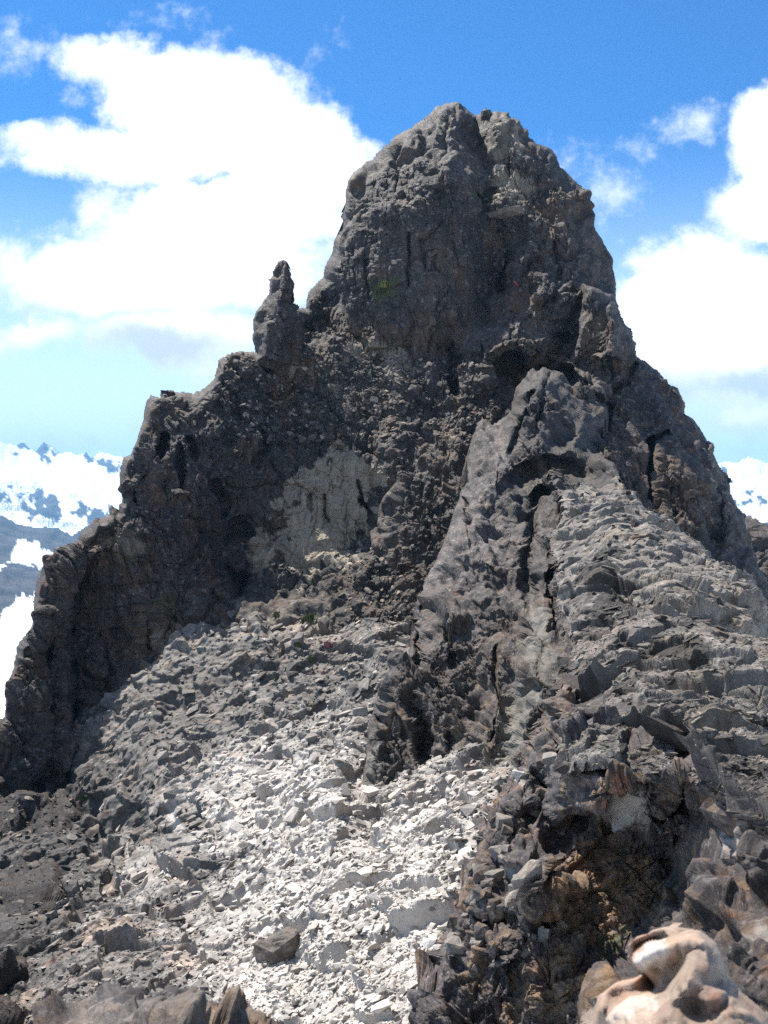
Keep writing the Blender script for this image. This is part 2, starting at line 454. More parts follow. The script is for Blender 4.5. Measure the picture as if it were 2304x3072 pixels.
# ------------------------------------------------------------------ materials
def rock_material(name, dark, mid, lite, ochre, pale, scale=1.0, bump=0.5, lichen=0.0, speck=0.75, patch=0.0):
    m = bpy.data.materials.new(name); m.use_nodes = True
    t = NT(m.node_tree); t.n.clear()
    tc = t.node('ShaderNodeTexCoord'); P = tc.outputs['Object']
    big = t.noise(P, 0.12*scale, 6, 0.6, dist=0.3).outputs['Fac']
    midn = t.noise(P, 0.9*scale, 8, 0.68, dist=0.4).outputs['Fac']
    fine = t.noise(P, 6.0*scale, 8, 0.72).outputs['Fac']
    c = t.mix(t.step(t.math('ADD', t.math('MULTIPLY', big, 0.5), t.math('MULTIPLY', midn, 0.6)), 0.44, 0.68), dark, mid)
    c = t.mix(t.step(fine, 0.54, 0.72), c, lite)
    # brown and ochre weathering
    on = t.noise(t.vec('ADD', t.vec('MULTIPLY', P, (1, 1, 0.4)), (31, 7, 5)), 0.4*scale, 9, 0.70, dist=0.5).outputs['Fac']
    c = t.mix(t.step(on, 0.50, 0.68, 0.0, 0.8), c, ochre)
    rn_ = t.noise(t.vec('ADD', t.vec('MULTIPLY', P, (1, 1, 0.3)), (77, 41, 3)), 0.7*scale, 9, 0.72).outputs['Fac']
    c = t.mix(t.step(rn_, 0.56, 0.70, 0.0, 0.7), c, (ochre[0]*0.95, ochre[1]*0.62, ochre[2]*0.55))
    oa = t.math('MULTIPLY', t.attr('ochre'), t.step(midn, 0.36, 0.58))
    c = t.mix(oa, c, ochre)
    if patch:   # dark patches: black lichen, and shadow patches painted into the colour
        pn = t.noise(t.vec('ADD', P, (61, 5, 33)), 0.55*scale, 9, 0.72, dist=0.4).outputs['Fac']
        c = t.mix(t.step(pn, 0.50, 0.58, 0.0, patch), c, tuple(0.7*x for x in dark))
    # speckle at every size: lichen spots, and sunlit flecks painted into the colour
    s1 = t.noise(t.vec('ADD', P, (13, 3, 29)), 2.2*scale, 10, 0.80).outputs['Fac']
    c = t.mix(t.step(s1, 0.53, 0.62, 0.0, speck), c, lite)
    s2 = t.noise(t.vec('ADD', P, (1, 23, 19)), 3.4*scale, 9, 0.80).outputs['Fac']
    c = t.mix(t.step(s2, 0.54, 0.62, 0.0, 0.8), c, tuple(0.6*x for x in dark))
    # dark varnish flecks
    vn = t.noise(t.vec('ADD', P, (3, 17, 9)), 3.0*scale, 8, 0.75).outputs['Fac']
    c = t.mix(t.step(vn, 0.56, 0.66, 0.0, 0.6), c, tuple(0.45*x for x in dark))
    # freshly broken pale stone; on the near boulder, painted sunlight
    pv = t.mix(t.step(midn, 0.40, 0.66), tuple(0.72*x for x in pale), pale)
    pv = t.mix(t.step(vn, 0.57, 0.68, 0.0, 0.55), pv, tuple(0.45*x for x in pale))
    c = t.mix(t.attr('pale'), c, pv)
    gr = t.noise(t.vec('ADD', P, (9, 1, 44)), 0.5*scale, 7, 0.7).outputs['Fac']
    c = t.mix(t.math('MULTIPLY', t.attr('green'), t.step(gr, 0.42, 0.6)), c, (0.06, 0.07, 0.018))
    if lichen:
        ln = t.noise(t.vec('ADD', P, (5, 71, 2)), 1.7*scale, 9, 0.74).outputs['Fac']
        c = t.mix(t.step(ln, 0.58, 0.68, 0.0, lichen), c, (0.12, 0.125, 0.085))
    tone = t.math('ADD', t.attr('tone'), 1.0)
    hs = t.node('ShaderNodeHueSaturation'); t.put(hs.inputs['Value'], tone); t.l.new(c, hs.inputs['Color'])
    b = t.node('ShaderNodeBsdfPrincipled'); t.l.new(hs.outputs[0], b.inputs['Base Color'])
    rn = t.step(fine, 0.35, 0.7, 0.62, 0.92); t.l.new(rn, b.inputs['Roughness'])
    b.inputs['Specular IOR Level'].default_value = 0.35
    hb = t.math('ADD', t.math('MULTIPLY', midn, 0.35), t.math('ADD', t.math('MULTIPLY', fine, 0.14), t.math('MULTIPLY', s2, 0.2)))
    bn = t.node('ShaderNodeBump'); bn.inputs['Strength'].default_value = bump; bn.inputs['Distance'].default_value = 0.6/scale
    t.l.new(hb, bn.inputs['Height']); t.l.new(bn.outputs[0], b.inputs['Normal'])
    o = t.node('ShaderNodeOutputMaterial'); t.l.new(b.outputs[0], o.inputs[0])
    return m

M_FACE = rock_material('rock_face', (0.024, 0.019, 0.0165), (0.066, 0.053, 0.044), (0.195, 0.165, 0.140), (0.110, 0.060, 0.030), (0.47, 0.385, 0.28), 1.0, 0.7, 0.0, 0.8)
M_RIDGE = rock_material('ridge_rock', (0.056, 0.046, 0.042), (0.135, 0.114, 0.102), (0.29, 0.255, 0.225), (0.175, 0.110, 0.058), (0.36, 0.33, 0.27), 1.6, 0.8, 0.35, 0.85, 0.7)
M_NEAR = rock_material('near_rock', (0.038, 0.031, 0.030), (0.10, 0.083, 0.077), (0.25, 0.215, 0.195), (0.30, 0.18, 0.085), (0.45, 0.41, 0.36), 6.0, 0.6, 0.0, 0.75, 0.5)
M_SCREE = rock_material('scree_stone', (0.090, 0.080, 0.070), (0.195, 0.177, 0.156), (0.35, 0.32, 0.285), (0.36, 0.265, 0.19), (0.58, 0.53, 0.47), 2.0, 0.5)
M_PALE = rock_material('pale_boulder', (0.26, 0.185, 0.135), (0.37, 0.285, 0.22), (0.50, 0.425, 0.355), (0.37, 0.23, 0.14), (0.66, 0.62, 0.57), 12.0, 0.3, 0.0, 0.3)

# ------------------------------------------------------------------ landforms
SKY_LINE = [(-90,2260),(0,2165),(14,2149),(18,2054),(45,1996),(50,1941),(81,1896),(97,1878),(104,1860),(99,1833),(106,1779),(120,1733),
 (140,1700),(139,1675),(163,1670),(164,1645),(208,1634),(235,1616),(244,1584),(267,1575),(285,1546),(298,1553),(312,1546),(325,1539),
 (326,1512),(335,1509),(348,1525),(353,1535),(355,1514),(364,1507),(355,1471),(359,1417),(363,1390),(371,1372),(393,1367),(411,1317),
 (429,1259),(436,1209),(440,1198),(452,1183),(476,1186),(481,1171),(502,1166),(519,1176),(546,1169),(580,1174),(589,1166),(597,1171),
 (633,1135),(654,1082),(671,1070),(679,1077),(700,1058),(720,1051),(767,1051),(820,1030),(870,960),(893,924),(915,924),(922,881),
 (948,837),(966,829),(972,798),(990,768),(999,720),(1024,672),(1037,618),(1040,569),(1045,539),(1075,500),(1111,467),(1153,431),
 (1189,404),(1231,376),(1244,364),(1268,355),(1316,319),(1358,309),(1382,310),(1400,328),(1433,346),(1458,322),(1470,337),(1488,334),
 (1524,337),(1530,355),(1557,361),(1569,379),(1584,391),(1587,413),(1617,431),(1644,438),(1678,473),(1693,497),(1714,521),(1735,539),
 (1765,578),(1768,642),(1783,696),(1804,726),(1831,780),(1849,865),(1847,887),(1860,920),(1877,964),(1898,997),(1912,1029),(1915,1062),
 (1948,1091),(1980,1117),(2002,1153),(2033,1164),(2046,1193),(2053,1208),(2051,1242),(2075,1262),(2093,1288),(2115,1328),(2137,1339),
 (2151,1379),(2170,1415),(2180,1426),(2195,1441),(2193,1481),(2213,1510),(2235,1543),(2256,1627),(2276,1699),(2304,1745),(2420,1950)]
peak_pts = [
 # left wall
 (-90,2260,49),(0,2165,50),(50,1960,53),(100,1850,54.5),(140,1690,57),(240,1600,59),(330,1530,61),(360,1420,62.5),(440,1195,66),(520,1175,68),
 (600,1180,69),(660,1085,71),(770,1055,73.5),(560,1320,64.5),(470,1420,62),(500,1600,60.5),(610,1500,63),(640,1700,63),(720,1600,65.5),(735,1750,65),
 (430,1700,60),(330,1640,59.5),(350,1900,59),(480,1950,58),(430,1800,59.2),(600,1900,58),(560,1780,60.5),(300,2050,57),(120,2100,52),(250,2250,53),(60,2350,48.5),
 (170,2400,49),(-90,2600,40),(60,2600,38),(150,2520,41),(160,2640,35),(110,2800,26.5),(30,2950,20.5),(-90,3000,18.5),(-90,2800,26),(-90,3150,15.5),(330,2500,50),(330,2620,45),(320,2750,38),(240,2900,30),(150,3050,23),(225,2440,46.5),(400,2300,51),(700,2100,53),(700,2800,44),
 # scar and the middle wall
 (860,1440,67.5),(900,1500,67),(1000,1390,68),(1100,1400,67.5),(1140,1500,66.5),(1120,1600,65.5),(1000,1680,64),(860,1600,66),(780,1640,65),(770,1760,63.5),(880,1800,61.5),(700,1830,61),
 (1175,1370,65),(1170,1500,63.2),(1150,1620,61.5),(1215,1450,62.8),(1240,1560,60),(1300,1540,60.5),(1290,1640,58),(1200,1660,58.5),(1130,1700,59),
 (1050,1760,59.5),(1100,1830,56.5),(1000,1850,57),(1230,1750,57),(1200,1850,54.5),(1400,1900,51),(900,1950,54),
 (820,1200,70.5),(850,1350,68.5),(700,1250,67.5),(780,1330,67),(700,1400,65.5),(900,1060,74.5),(1000,1150,73),(960,1250,70.5),(1080,1230,71),(1100,1300,69.5),(1040,1330,69),
 (1200,1230,70.5),(1260,1300,68.5),(1330,1250,71),(1400,1290,68),(1310,1380,66),(1450,1350,66),(1600,1400,62),
 # main peak
 (966,829,83),(1040,569,83.5),(1045,539,84.3),(1153,431,85.5),(1268,355,87),(1382,310,89),(1433,346,91),(1458,325,90.3),(1524,337,89.3),(1587,413,88),(1678,473,87),(1765,578,85.5),(1768,642,85),(1849,865,82),
 (1010,800,79.5),(1090,640,80.5),(1120,540,82),(1200,480,82.5),(1290,440,83.3),(1380,380,86),(1330,370,86),
 (1050,980,77),(960,1000,78),(1150,800,77.5),(1240,620,78),(1330,520,79),(1330,700,76.8),(1260,830,76.2),(1160,1000,76),(1250,1020,75.8),(1330,900,76.3),(1130,1080,75.8),(1260,1120,74.5),(1340,1040,76.5),
 (1400,560,79.3),(1420,700,78.6),(1440,850,78.5),(1400,960,77.5),
 (1500,430,86),(1560,480,84.5),(1520,560,83.3),(1620,500,85),(1600,600,82.3),(1700,640,82),
 (1640,760,79),(1720,760,79.5),(1780,800,80),(1600,880,76),(1690,850,76.5),(1800,860,79)]
peak_lines = [
 [(1412,345,93.8),(1425,430,89),(1455,520,84.5),(1480,590,82.5),(1440,660,81),(1460,760,81),(1480,900,79.5),(1440,980,77.8)],   # gully right of the great face
 [(1362,430,84),(1350,520,79),(1385,620,77.5),(1410,740,77.6),(1430,880,77.8)],                                              # its left lip
 [(1600,690,80),(1590,740,78.5),(1560,830,76.5),(1500,930,74),(1430,990,73.2),(1388,1030,72.5),(1375,1100,71.8),(1362,1190,71)],  # slanting lit slab edge
 [(1640,850,75.5),(1560,960,71.8),(1500,1030,70.5)],
 [(1480,1072,70.3),(1560,1035,69.6),(1640,1055,70),(1690,1078,71)],                                                          # lip of the mossy overhang
 [(1500,1110,73.8),(1560,1095,74.2),(1640,1095,74),(1690,1112,73.6)],
 [(1545,1200,71.5),(1480,1180,70.5),(1470,1120,70)],
 [(1745,850,74.5),(1735,900,73.8),(1705,980,73.3),(1680,1060,73),(1660,1110,73)],                                            # dark groove beside the brown spur
 [(1768,870,71.5),(1830,925,70.2),(1850,960,69.6),(1835,1040,68.6),(1800,1075,68.5)],                                        # brown spur crest
 [(1800,1082,70.8),(1750,1070,71.2)],
 [(1760,960,70.8),(1730,1050,70.8),(1720,1090,70.2)],
 [(1900,1030,75),(1870,1100,71.5),(1840,1150,69.5),(1830,1200,68.6)],
 [(2000,1160,74),(1950,1220,69.5),(1930,1290,67.2),(1960,1330,65.6)],
 [(2050,1240,73.5),(2020,1310,67.5),(2060,1370,65.6),(2070,1440,64),(2080,1560,61.5)],
 [(2130,1345,71),(2120,1420,66),(2125,1480,64),(2140,1600,61.5),(2160,1690,59.5)],
 [(2193,1470,69.5),(2180,1540,66),(2200,1640,62.5),(2240,1780,58.5)],
 [(2235,1543,70),(2260,1650,66),(2304,1760,63),(2420,1960,60)],
 [(204,1720,57.2),(205,1850,56.2),(208,2000,55),(215,2200,52.5),(218,2400,49.5)],                                                # fin left of the dark groove
 [(222,1740,60),(228,1900,59),(232,2100,56.4),(236,2280,54)],
]
peak_pts += [(1700,1200,66),(1780,1180,65.8),(1850,1300,65.5),(1900,1400,63.5),(1880,1480,61.5),(1990,1420,63.3),(2000,1540,60.8),(1800,1480,60),(1700,1700,55),(2100,1720,58),(2250,1900,56),
 (2420,2300,52),(2420,2700,50),(1600,2000,48),(1500,2400,44),(1500,2800,40),(2200,2800,46),(2700,2800,46),(2640,2300,54)]
peak_outline = SKY_LINE+[(2640,2300),(2700,2800),(1900,2800),(1500,2450),(900,2300),(450,2700),(300,2900),(150,3050),(-90,3150)]
CR_PEAK = [([(1350,1040),(1352,1110),(1358,1180)],7,2.2),([(1740,890),(1715,960),(1690,1050)],8,1.0),([(1955,1320),(1952,1400),(1948,1500)],8,2.2),([(1995,1300),(1957,1325)],8,1.2),
 ([(1715,1180),(1780,1190),(1830,1212),(1822,1260),(1806,1330)],6,1.3),([(2140,1470),(2140,1560),(2150,1640)],16,1.6),([(1850,1160),(1880,1140),(1900,1100)],8,1.0),
 ([(490,1310),(470,1370),(432,1440)],10,1.4),([(565,1310),(590,1360)],7,1.0),([(545,1340),(540,1480),(552,1560)],8,1.0),([(660,1450),(685,1500),(690,1550)],6,.9),
 ([(408,1480),(412,1560)],5,.8),([(975,1480),(978,1560)],3.5,.7),([(1085,1450),(1090,1500),(1110,1540)],6,1.0),([(930,1480),(935,1530)],5,.7),
 ([(214,1740),(216,2000),(222,2420)],9,2.2),([(150,1950),(160,2150),(150,2400)],16,1.0),([(300,1900),(330,2000),(320,2150)],7,.6),([(455,1800),(450,1950)],6,.8),([(620,1750),(628,1850)],6,.6),
 ([(720,1580),(735,1700),(720,1800)],16,1.2),([(1435,560),(1460,600),(1480,560)],6,1.0),([(1500,690),(1520,760),(1510,870)],12,1.8),([(1660,740),(1680,830)],5,.7),([(1000,1340),(1060,1330),(1150,1380)],7,.7),
 ([(800,1290),(815,1340),(790,1380)],7,.8),([(700,1180),(720,1250),(690,1320)],8,.9),([(2010,1470),(2015,1560)],4,.5),([(1100,780),(1110,900)],5,.4),([(1230,700),(1225,860)],5,.4)]
T_PEAK = dict(
 pale=[([(880,1430),(960,1390),(1060,1370),(1150,1390),(1140,1480),(1120,1600),(1080,1680),(1000,1720),(900,1760),(800,1720),(770,1640),(830,1600),(860,1520)],7,60,0.66),
       ([(760,1590),(800,1600),(830,1680),(800,1760),(740,1720)],12,25,0.5),([(1500,520),(1560,510),(1590,560),(1540,600),(1500,580)],14,30,0.45),([(1480,390),(1560,370),(1570,440),(1490,470)],14,30,0.35),
       ([(1000,1030),(1180,1040),(1150,1090),(1020,1070)],12,28,0.35),([(1150,1060),(1220,1060),(1230,1130),(1150,1150)],12,25,0.4),([(320,1600),(400,1600),(440,1650),(350,1680)],14,30,0.25),
       ([(500,1920),(800,1850),(1000,1850),(1050,2000),(700,2200),(300,2400)],40,50,0.35)],
 ochre=[([(980,950),(1200,980),(1400,960),(1380,1040),(1200,1060),(990,1030)],18,35,0.7),([(1500,1060),(1690,1080),(1620,1120),(1560,1200),(1500,1140)],10,14,0.9),
        ([(1760,930),(1850,960),(1830,1080),(1730,1060)],10,16,0.55),([(250,1620),(330,1600),(340,1680),(260,1720)],14,25,0.9),([(300,1880),(520,1800),(520,1960),(320,1980)],20,50,0.7),
        ([(820,1540),(900,1500),(900,1580),(800,1660),(760,1640)],10,22,0.8),([(1330,1280),(1370,1280),(1390,1400),(1340,1420)],10,30,0.9),([(1180,1600),(1300,1750),(1100,1800)],20,40,0.5),
        ([(1950,1330),(2060,1340),(2100,1600),(1960,1560)],20,40,0.5),([(1600,560),(1700,600),(1680,680),(1600,640)],14,40,0.6)],
 green=[([(1090,830),(1190,840),(1190,890),(1110,890)],8,22,0.9),([(1470,1100),(1620,1090),(1600,1130),(1500,1130)],10,20,0.5),([(640,1400),(680,1370),(680,1450)],8,20,0.4),([(440,1820),(520,1800),(520,1880)],8,20,0.5)],
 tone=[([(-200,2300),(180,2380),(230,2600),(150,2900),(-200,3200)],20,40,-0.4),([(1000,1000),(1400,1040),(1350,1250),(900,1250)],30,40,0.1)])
OCT_BIG = ((9.0,0.13),(4.2,0.17),(2.0,0.24),(0.95,0.34),(0.45,0.46),(0.22,0.5))
def face_gain(x, y):
    g = np.ones(len(x))
    for p, sf, v in (([(1060,570),(1300,460),(1400,560),(1450,760),(1440,1000),(1000,1010),(1000,850)],60,0.5),([(420,1230),(640,1180),(880,1350),(640,1700),(250,1900),(330,1600)],60,0.7),
                     ([(880,1430),(1120,1380),(1120,1640),(800,1720)],40,0.6),([(1740,900),(1850,960),(1810,1080),(1700,1090)],20,0.6),([(1860,1260),(2050,1300),(2080,1560),(1880,1480)],40,0.65)):
        w = smooth(-sf, sf, np.where(inside(p, x[None], y[None]), 1, -1)*segdist(p, x[None], y[None], True))[0]
        g = g*(1-w)+w*v*g
    return g
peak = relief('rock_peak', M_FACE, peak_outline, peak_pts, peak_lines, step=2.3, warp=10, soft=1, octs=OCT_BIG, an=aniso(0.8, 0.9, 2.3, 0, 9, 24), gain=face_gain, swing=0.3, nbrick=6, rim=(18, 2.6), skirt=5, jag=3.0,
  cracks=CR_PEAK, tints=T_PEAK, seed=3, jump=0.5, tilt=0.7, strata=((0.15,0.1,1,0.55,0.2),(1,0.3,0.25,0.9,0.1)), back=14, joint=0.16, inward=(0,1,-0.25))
tag(peak.o, kind='structure')

# scree bowl (plan: survey column, distance)
scree_outline = [(-300,52),(100,52),(330,55),(560,58),(800,63),(1000,62),(1200,58),(1500,50),(1750,34),(1900,20),(1900,9),(1500,9),(1000,10.5),(500,11.5),(-300,12)]
scree_pts = [(-300,2620,52),(-90,2520,45),(60,2440,47.5),(190,2400,49.5),(330,2190,51.5),(450,2070,53),(600,1990,54.5),(700,1890,56.5),(770,1830,58.5),(880,1840,59),(1000,1855,56.5),(1120,1860,53),(1300,1930,50),(1500,2060,42),(1700,2330,28),
 (600,2500,34),(1000,2450,29.5),(800,2800,20.5),(1100,2800,17.2),(300,2800,24),(0,2700,34),(-90,2800,30),(450,2280,44),(700,2250,42),(900,2150,44),(1050,2250,37),(-300,3240,16),(-90,3240,16),(400,3240,14),(900,3240,12.2),(1300,3240,10.8),(1760,3240,9.5),(1500,2800,14.5),(1300,2430,29.4),(1150,2465,30.4),(1450,2390,28),(1080,2390,33),(1300,2280,34),(1200,2230,37),
 (-300,3300,12),(500,3400,11.2),(1000,3450,10.2),(1500,3400,8.8),(1900,3400,8.6),(1900,2500,20),(-300,2200,60),(560,1850,60),(800,1780,64),(1200,1820,60),(1750,2100,34)]
scree_lines = [[(480,2090,51.8),(620,2030,52.6),(800,1965,53.2)],[(500,2130,51.2),(640,2080,51.9),(800,2010,52.5)],
 [(820,2110,46.2),(960,2060,46.8),(1090,1990,47.8)],[(830,2160,45.4),(970,2110,46)],
 [(250,2480,43),(420,2440,40.5),(560,2400,39)],[(270,2530,42.3),(430,2490,39.8)],[(480,2680,29),(620,2600,30.8),(760,2520,31.5)],[(490,2720,28.5),(630,2640,30.2),(770,2555,31)],
 [(150,2720,31.5),(300,2640,32.8)],[(160,2770,31),(320,2690,32.2)],[(730,2870,19.2),(830,2815,19.8),(880,2850,19.2)],[(735,2905,18.9),(835,2855,19.5)]]
T_SCREE = dict(
 pale=[([(700,2250),(1000,2250),(1150,2400),(1450,2350),(1450,2700),(1300,3200),(700,3200),(600,2900),(650,2600),(600,2400)],160,70,0.9),([(500,2380),(530,2400),(550,2480),(520,2500),(505,2440)],8,8,1.0),
       ([(330,2620),(480,2560),(520,2650),(420,2750)],30,40,0.5)],
 ochre=[([(1050,2380),(1300,2380),(1250,2650),(1100,2700)],30,50,0.45),([(500,2840),(620,2830),(600,2880),(480,2890)],14,20,0.8),([(900,2700),(1150,2680),(1100,3200),(800,3200)],50,70,0.35),([(800,1840),(1020,1860),(1000,1990),(850,1950)],20,30,0.5)],
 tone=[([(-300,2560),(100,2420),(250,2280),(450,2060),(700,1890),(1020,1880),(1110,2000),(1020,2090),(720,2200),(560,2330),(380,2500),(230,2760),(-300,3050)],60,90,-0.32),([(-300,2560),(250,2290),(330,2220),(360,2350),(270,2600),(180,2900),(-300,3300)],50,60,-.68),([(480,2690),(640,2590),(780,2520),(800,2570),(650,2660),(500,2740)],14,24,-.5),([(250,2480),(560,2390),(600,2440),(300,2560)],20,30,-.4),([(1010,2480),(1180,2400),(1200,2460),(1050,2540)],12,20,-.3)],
 green=[([(790,1838),(1000,1850),(990,1880),(800,1862)],5,8,0.9),([(420,2560),(480,2540),(470,2620)],8,14,0.4)])
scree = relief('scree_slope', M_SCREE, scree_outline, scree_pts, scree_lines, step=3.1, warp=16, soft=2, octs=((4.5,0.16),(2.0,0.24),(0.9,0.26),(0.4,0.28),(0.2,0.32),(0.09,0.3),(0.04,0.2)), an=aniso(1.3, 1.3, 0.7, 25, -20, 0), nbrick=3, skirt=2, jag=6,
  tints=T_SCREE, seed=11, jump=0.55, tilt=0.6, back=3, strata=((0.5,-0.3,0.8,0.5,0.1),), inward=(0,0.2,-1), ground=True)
tag(scree.o, kind='structure')

# buttress: the steep left side of the ridge
but_outline = [(1446,1248),(1478,1276),(1500,1259),(1529,1241),(1536,1216),(1554,1162),(1583,1111),(1600,1105),(1612,1112),(1630,1104),(1690,1118),(1712,1150),(1720,1178),(1790,1195),(1826,1215),(1815,1270),(1800,1340),(1815,1375),(1845,1385),(1868,1430),(1890,1470),
 (1830,1640),(1800,1800),(1800,2000),(1780,2300),(1740,2560),(1600,2640),(1470,2500),(1300,2490),(1150,2520),(1040,2500),(1062,2420),(1086,2330),(1094,2273),(1107,2170),
 (1142,2067),(1172,2015),(1172,1972),(1225,1951),(1232,1886),(1245,1809),(1275,1740),(1318,1663),(1343,1599),(1355,1559),(1377,1498),(1399,1433),(1402,1364),(1415,1317),(1424,1281)]
but_pts = [(1446,1248,65),(1500,1259,64.5),(1554,1162,65.5),(1600,1105,66.5),(1690,1118,66.5),(1720,1178,65.3),(1826,1215,65.4),(1800,1340,62),(1750,1260,61),(1650,1200,61),(1700,1330,57.5),
 (1424,1281,62),(1402,1364,58.5),(1399,1433,55),(1355,1559,50),(1318,1663,45.8),(1275,1740,43.5),(1245,1809,41.5),(1232,1886,39.3),(1172,1972,37.3),(1142,2067,35.6),(1107,2170,34.8),(1086,2330,33),(1040,2500,30.5),
 (1600,1240,59),(1520,1330,56.5),(1480,1450,52),
 (1150,2200,34.5),(1180,2100,34.5),(1120,2420,31.5),(1150,2520,30),(1300,2490,29),(1470,2500,26.5),(1600,2640,24.5),(1740,2560,25),(1780,2300,27),(1800,2000,31),(1800,1800,37),(1830,1640,43.5),
 (1300,2000,36),(1290,2200,33.5),(1300,2380,31),(1240,2300,32.5),(1220,2080,35),(1400,2100,33.5),(1390,2300,30.5),(1440,1950,35.8),(1420,2420,29),
 (1690,2300,27.6),(1600,2450,26.6),(1690,2050,30),(1868,1430,49.5),(1890,1470,48.5),(1815,1375,53)]
but_lines = [
 [(1583,1111,64.5),(1560,1180,61.5),(1540,1250,59),(1500,1350,55.5),(1470,1450,51.7),(1440,1560,47.8),(1410,1660,44),(1360,1760,41),(1310,1850,38.5),(1280,1950,36.5)],
 [(1620,1125,62.8),(1590,1220,59.3),(1575,1330,56.6)],
 [(1570,1380,55.2),(1640,1345,55.5),(1720,1345,56),(1760,1380,55.6)],
 [(1580,1410,56.4),(1640,1405,56.4),(1700,1408,56.2),(1760,1420,55.2)],
 [(1612,1440,53.8),(1640,1430,53),(1700,1440,52),(1760,1450,51.2)],
 [(1615,1455,53.8),(1625,1520,51.5),(1690,1560,50)],
 [(1560,1500,51.5),(1545,1580,48.5),(1530,1640,46),(1550,1760,42.5),(1545,1850,38.3),(1560,1950,35.2),(1545,2050,33),(1500,2200,30.8),(1470,2350,28.8)],
 [(1620,1600,46.6),(1640,1700,42.6),(1680,1800,38.6),(1730,1860,36.4)],
 [(1580,1830,37.3),(1600,1950,33.8),(1660,1980,32.4)],
 [(1440,2290,29.6),(1500,2080,31.7),(1590,2010,31),(1640,2040,30.4)],[(1560,2180,29.2),(1520,2380,27.6)]]
CR_BUT = [([(1500,1200),(1560,1260),(1530,1330)],8,.6),([(1625,1480),(1600,1560),(1580,1700),(1590,1830)],14,1.4),([(1690,1690),(1650,1720),(1640,1800)],8,1.4),([(1260,1820),(1250,1920),(1255,2010)],7,.9),([(1240,2100),(1265,2200),(1280,2400)],10,1.2),
 ([(1140,2080),(1130,2160)],8,.8),([(1360,1900),(1350,2000)],6,.5),([(1490,1950),(1480,2080),(1450,2200)],5,.6),([(1600,1190),(1560,1260)],8,.8),([(1645,1120),(1625,1200),(1610,1280)],5,.5),([(1340,2200),(1330,2330)],5,.5),([(1400,1500),(1420,1620)],6,.5),
 ([(1660,1800),(1658,1880)],8,1.2)]
T_BUT = dict(
 pale=[([(1440,2300),(1500,2060),(1600,2000),(1610,2080),(1560,2200),(1480,2320)],16,22,0.6),([(1380,2420),(1500,2230),(1560,2280),(1480,2500)],20,30,0.8),([(1580,1820),(1660,1860),(1650,2000),(1570,2040)],14,24,0.55),
       ([(1040,2500),(1090,2250),(1130,2260),(1110,2520)],12,16,0.5)],
 ochre=[([(1280,1950),(1450,1850),(1560,1900),(1480,2400),(1250,2400)],40,90,0.5),([(1560,1370),(1750,1370),(1740,1420),(1570,1430)],12,24,0.8)],
 green=[([(1360,2280),(1440,2260),(1430,2330)],14,24,0.6)],
 tone=[([(1420,1700),(1440,1450),(1250,1800),(1350,1900),(1500,1550)],40,40,0.2),([(1480,1050),(1900,1080),(1870,1450),(1560,1470),(1490,1300)],50,70,-0.55),([(1400,1230),(1500,1240),(1450,1420),(1380,1480)],20,30,-.3),([(1100,1850),(1700,1600),(1750,2600),(1000,2600)],60,60,-0.22),([(1550,1480),(1700,1480),(1680,1760),(1560,1800)],20,40,-0.3)])  # lighter tone on the left slope paints in its sunlight
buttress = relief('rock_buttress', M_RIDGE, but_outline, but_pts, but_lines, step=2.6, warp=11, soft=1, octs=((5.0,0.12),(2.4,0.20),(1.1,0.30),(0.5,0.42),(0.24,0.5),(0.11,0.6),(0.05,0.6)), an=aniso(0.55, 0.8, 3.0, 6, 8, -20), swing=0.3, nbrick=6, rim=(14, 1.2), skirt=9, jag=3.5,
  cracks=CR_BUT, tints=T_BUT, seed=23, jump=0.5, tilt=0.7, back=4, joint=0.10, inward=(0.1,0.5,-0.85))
tag(buttress.o, kind='structure')

# crest of the ridge, walked on to reach the peak (plan: survey column, distance)
cr_outline = [(1630,54),(1688,47),(1690,43),(1668,41.3),(1655,40),(1640,38.6),(1664,35.5),(1682,31.5),(1672,28.5),(1690,25.5),(1676,23.2),(1735,20),(1750,18.5),(1696,17.2),(1680,15.8),(1648,14.5),(1630,13.2),(1650,11.5),(1720,9.8),(1712,9.05),(1850,8.68),(1950,8.5),(2060,8.4),(2100,7.7),(2200,7.0),(2420,5.7),
 (3100,12),(3100,15.5),(2950,18),(2800,23),(2650,27.5),(2500,33),(2420,36),(2350,38),(2280,41),(2200,44.5),(2150,47),(1868,48.6),(1850,52),(1780,56)]
cr_pts = [(1600,1440,56),(1700,1420,56),(1780,1440,56),(1850,1420,53),(1640,1412,52.5),(1690,1480,47),(1690,1540,43),(1668,1590,41),(1650,1620,39),(1662,1650,36),(1690,1750,29.5),(1690,1850,24.5),(1765,1935,18.5),(1710,1990,17.2),(1665,2080,14.5),(1640,2180,13),(1655,2230,11.5),
 (1868,1430,48),(1910,1480,44.5),(1950,1530,41),(2010,1580,38),(2060,1600,36),(2110,1650,33),(2200,1690,27.5),(2225,1790,23),(2250,1920,17.5),(2304,1962,15.5),(2420,2020,13),
 (1800,1470,48),(1850,1600,33),(1950,1620,31.5),(1800,1760,24.5),(2000,1800,20),(1950,1950,14.5),(2100,1900,16),(2150,2000,12.8),(2304,2050,11.8),(2420,2200,9.3),(2200,2200,9.1),(2000,2120,10.3),(2150,2200,8.9),(2304,2250,7.9),(2420,2300,7.2),(1850,2120,11),
 (1690,2330,9.0),(2100,2345,7.6),(2200,2420,6.9),(2420,2560,5.6),(2420,2700,5.2)]
RB = [(2420,2020,13),(2304,1962,15.5),(2250,1920,17.5),(2225,1790,23),(2200,1690,27.5),(2110,1650,33),(2060,1600,36),(2010,1580,38),(1950,1530,41),(1910,1480,44.5),(1868,1430,48)]
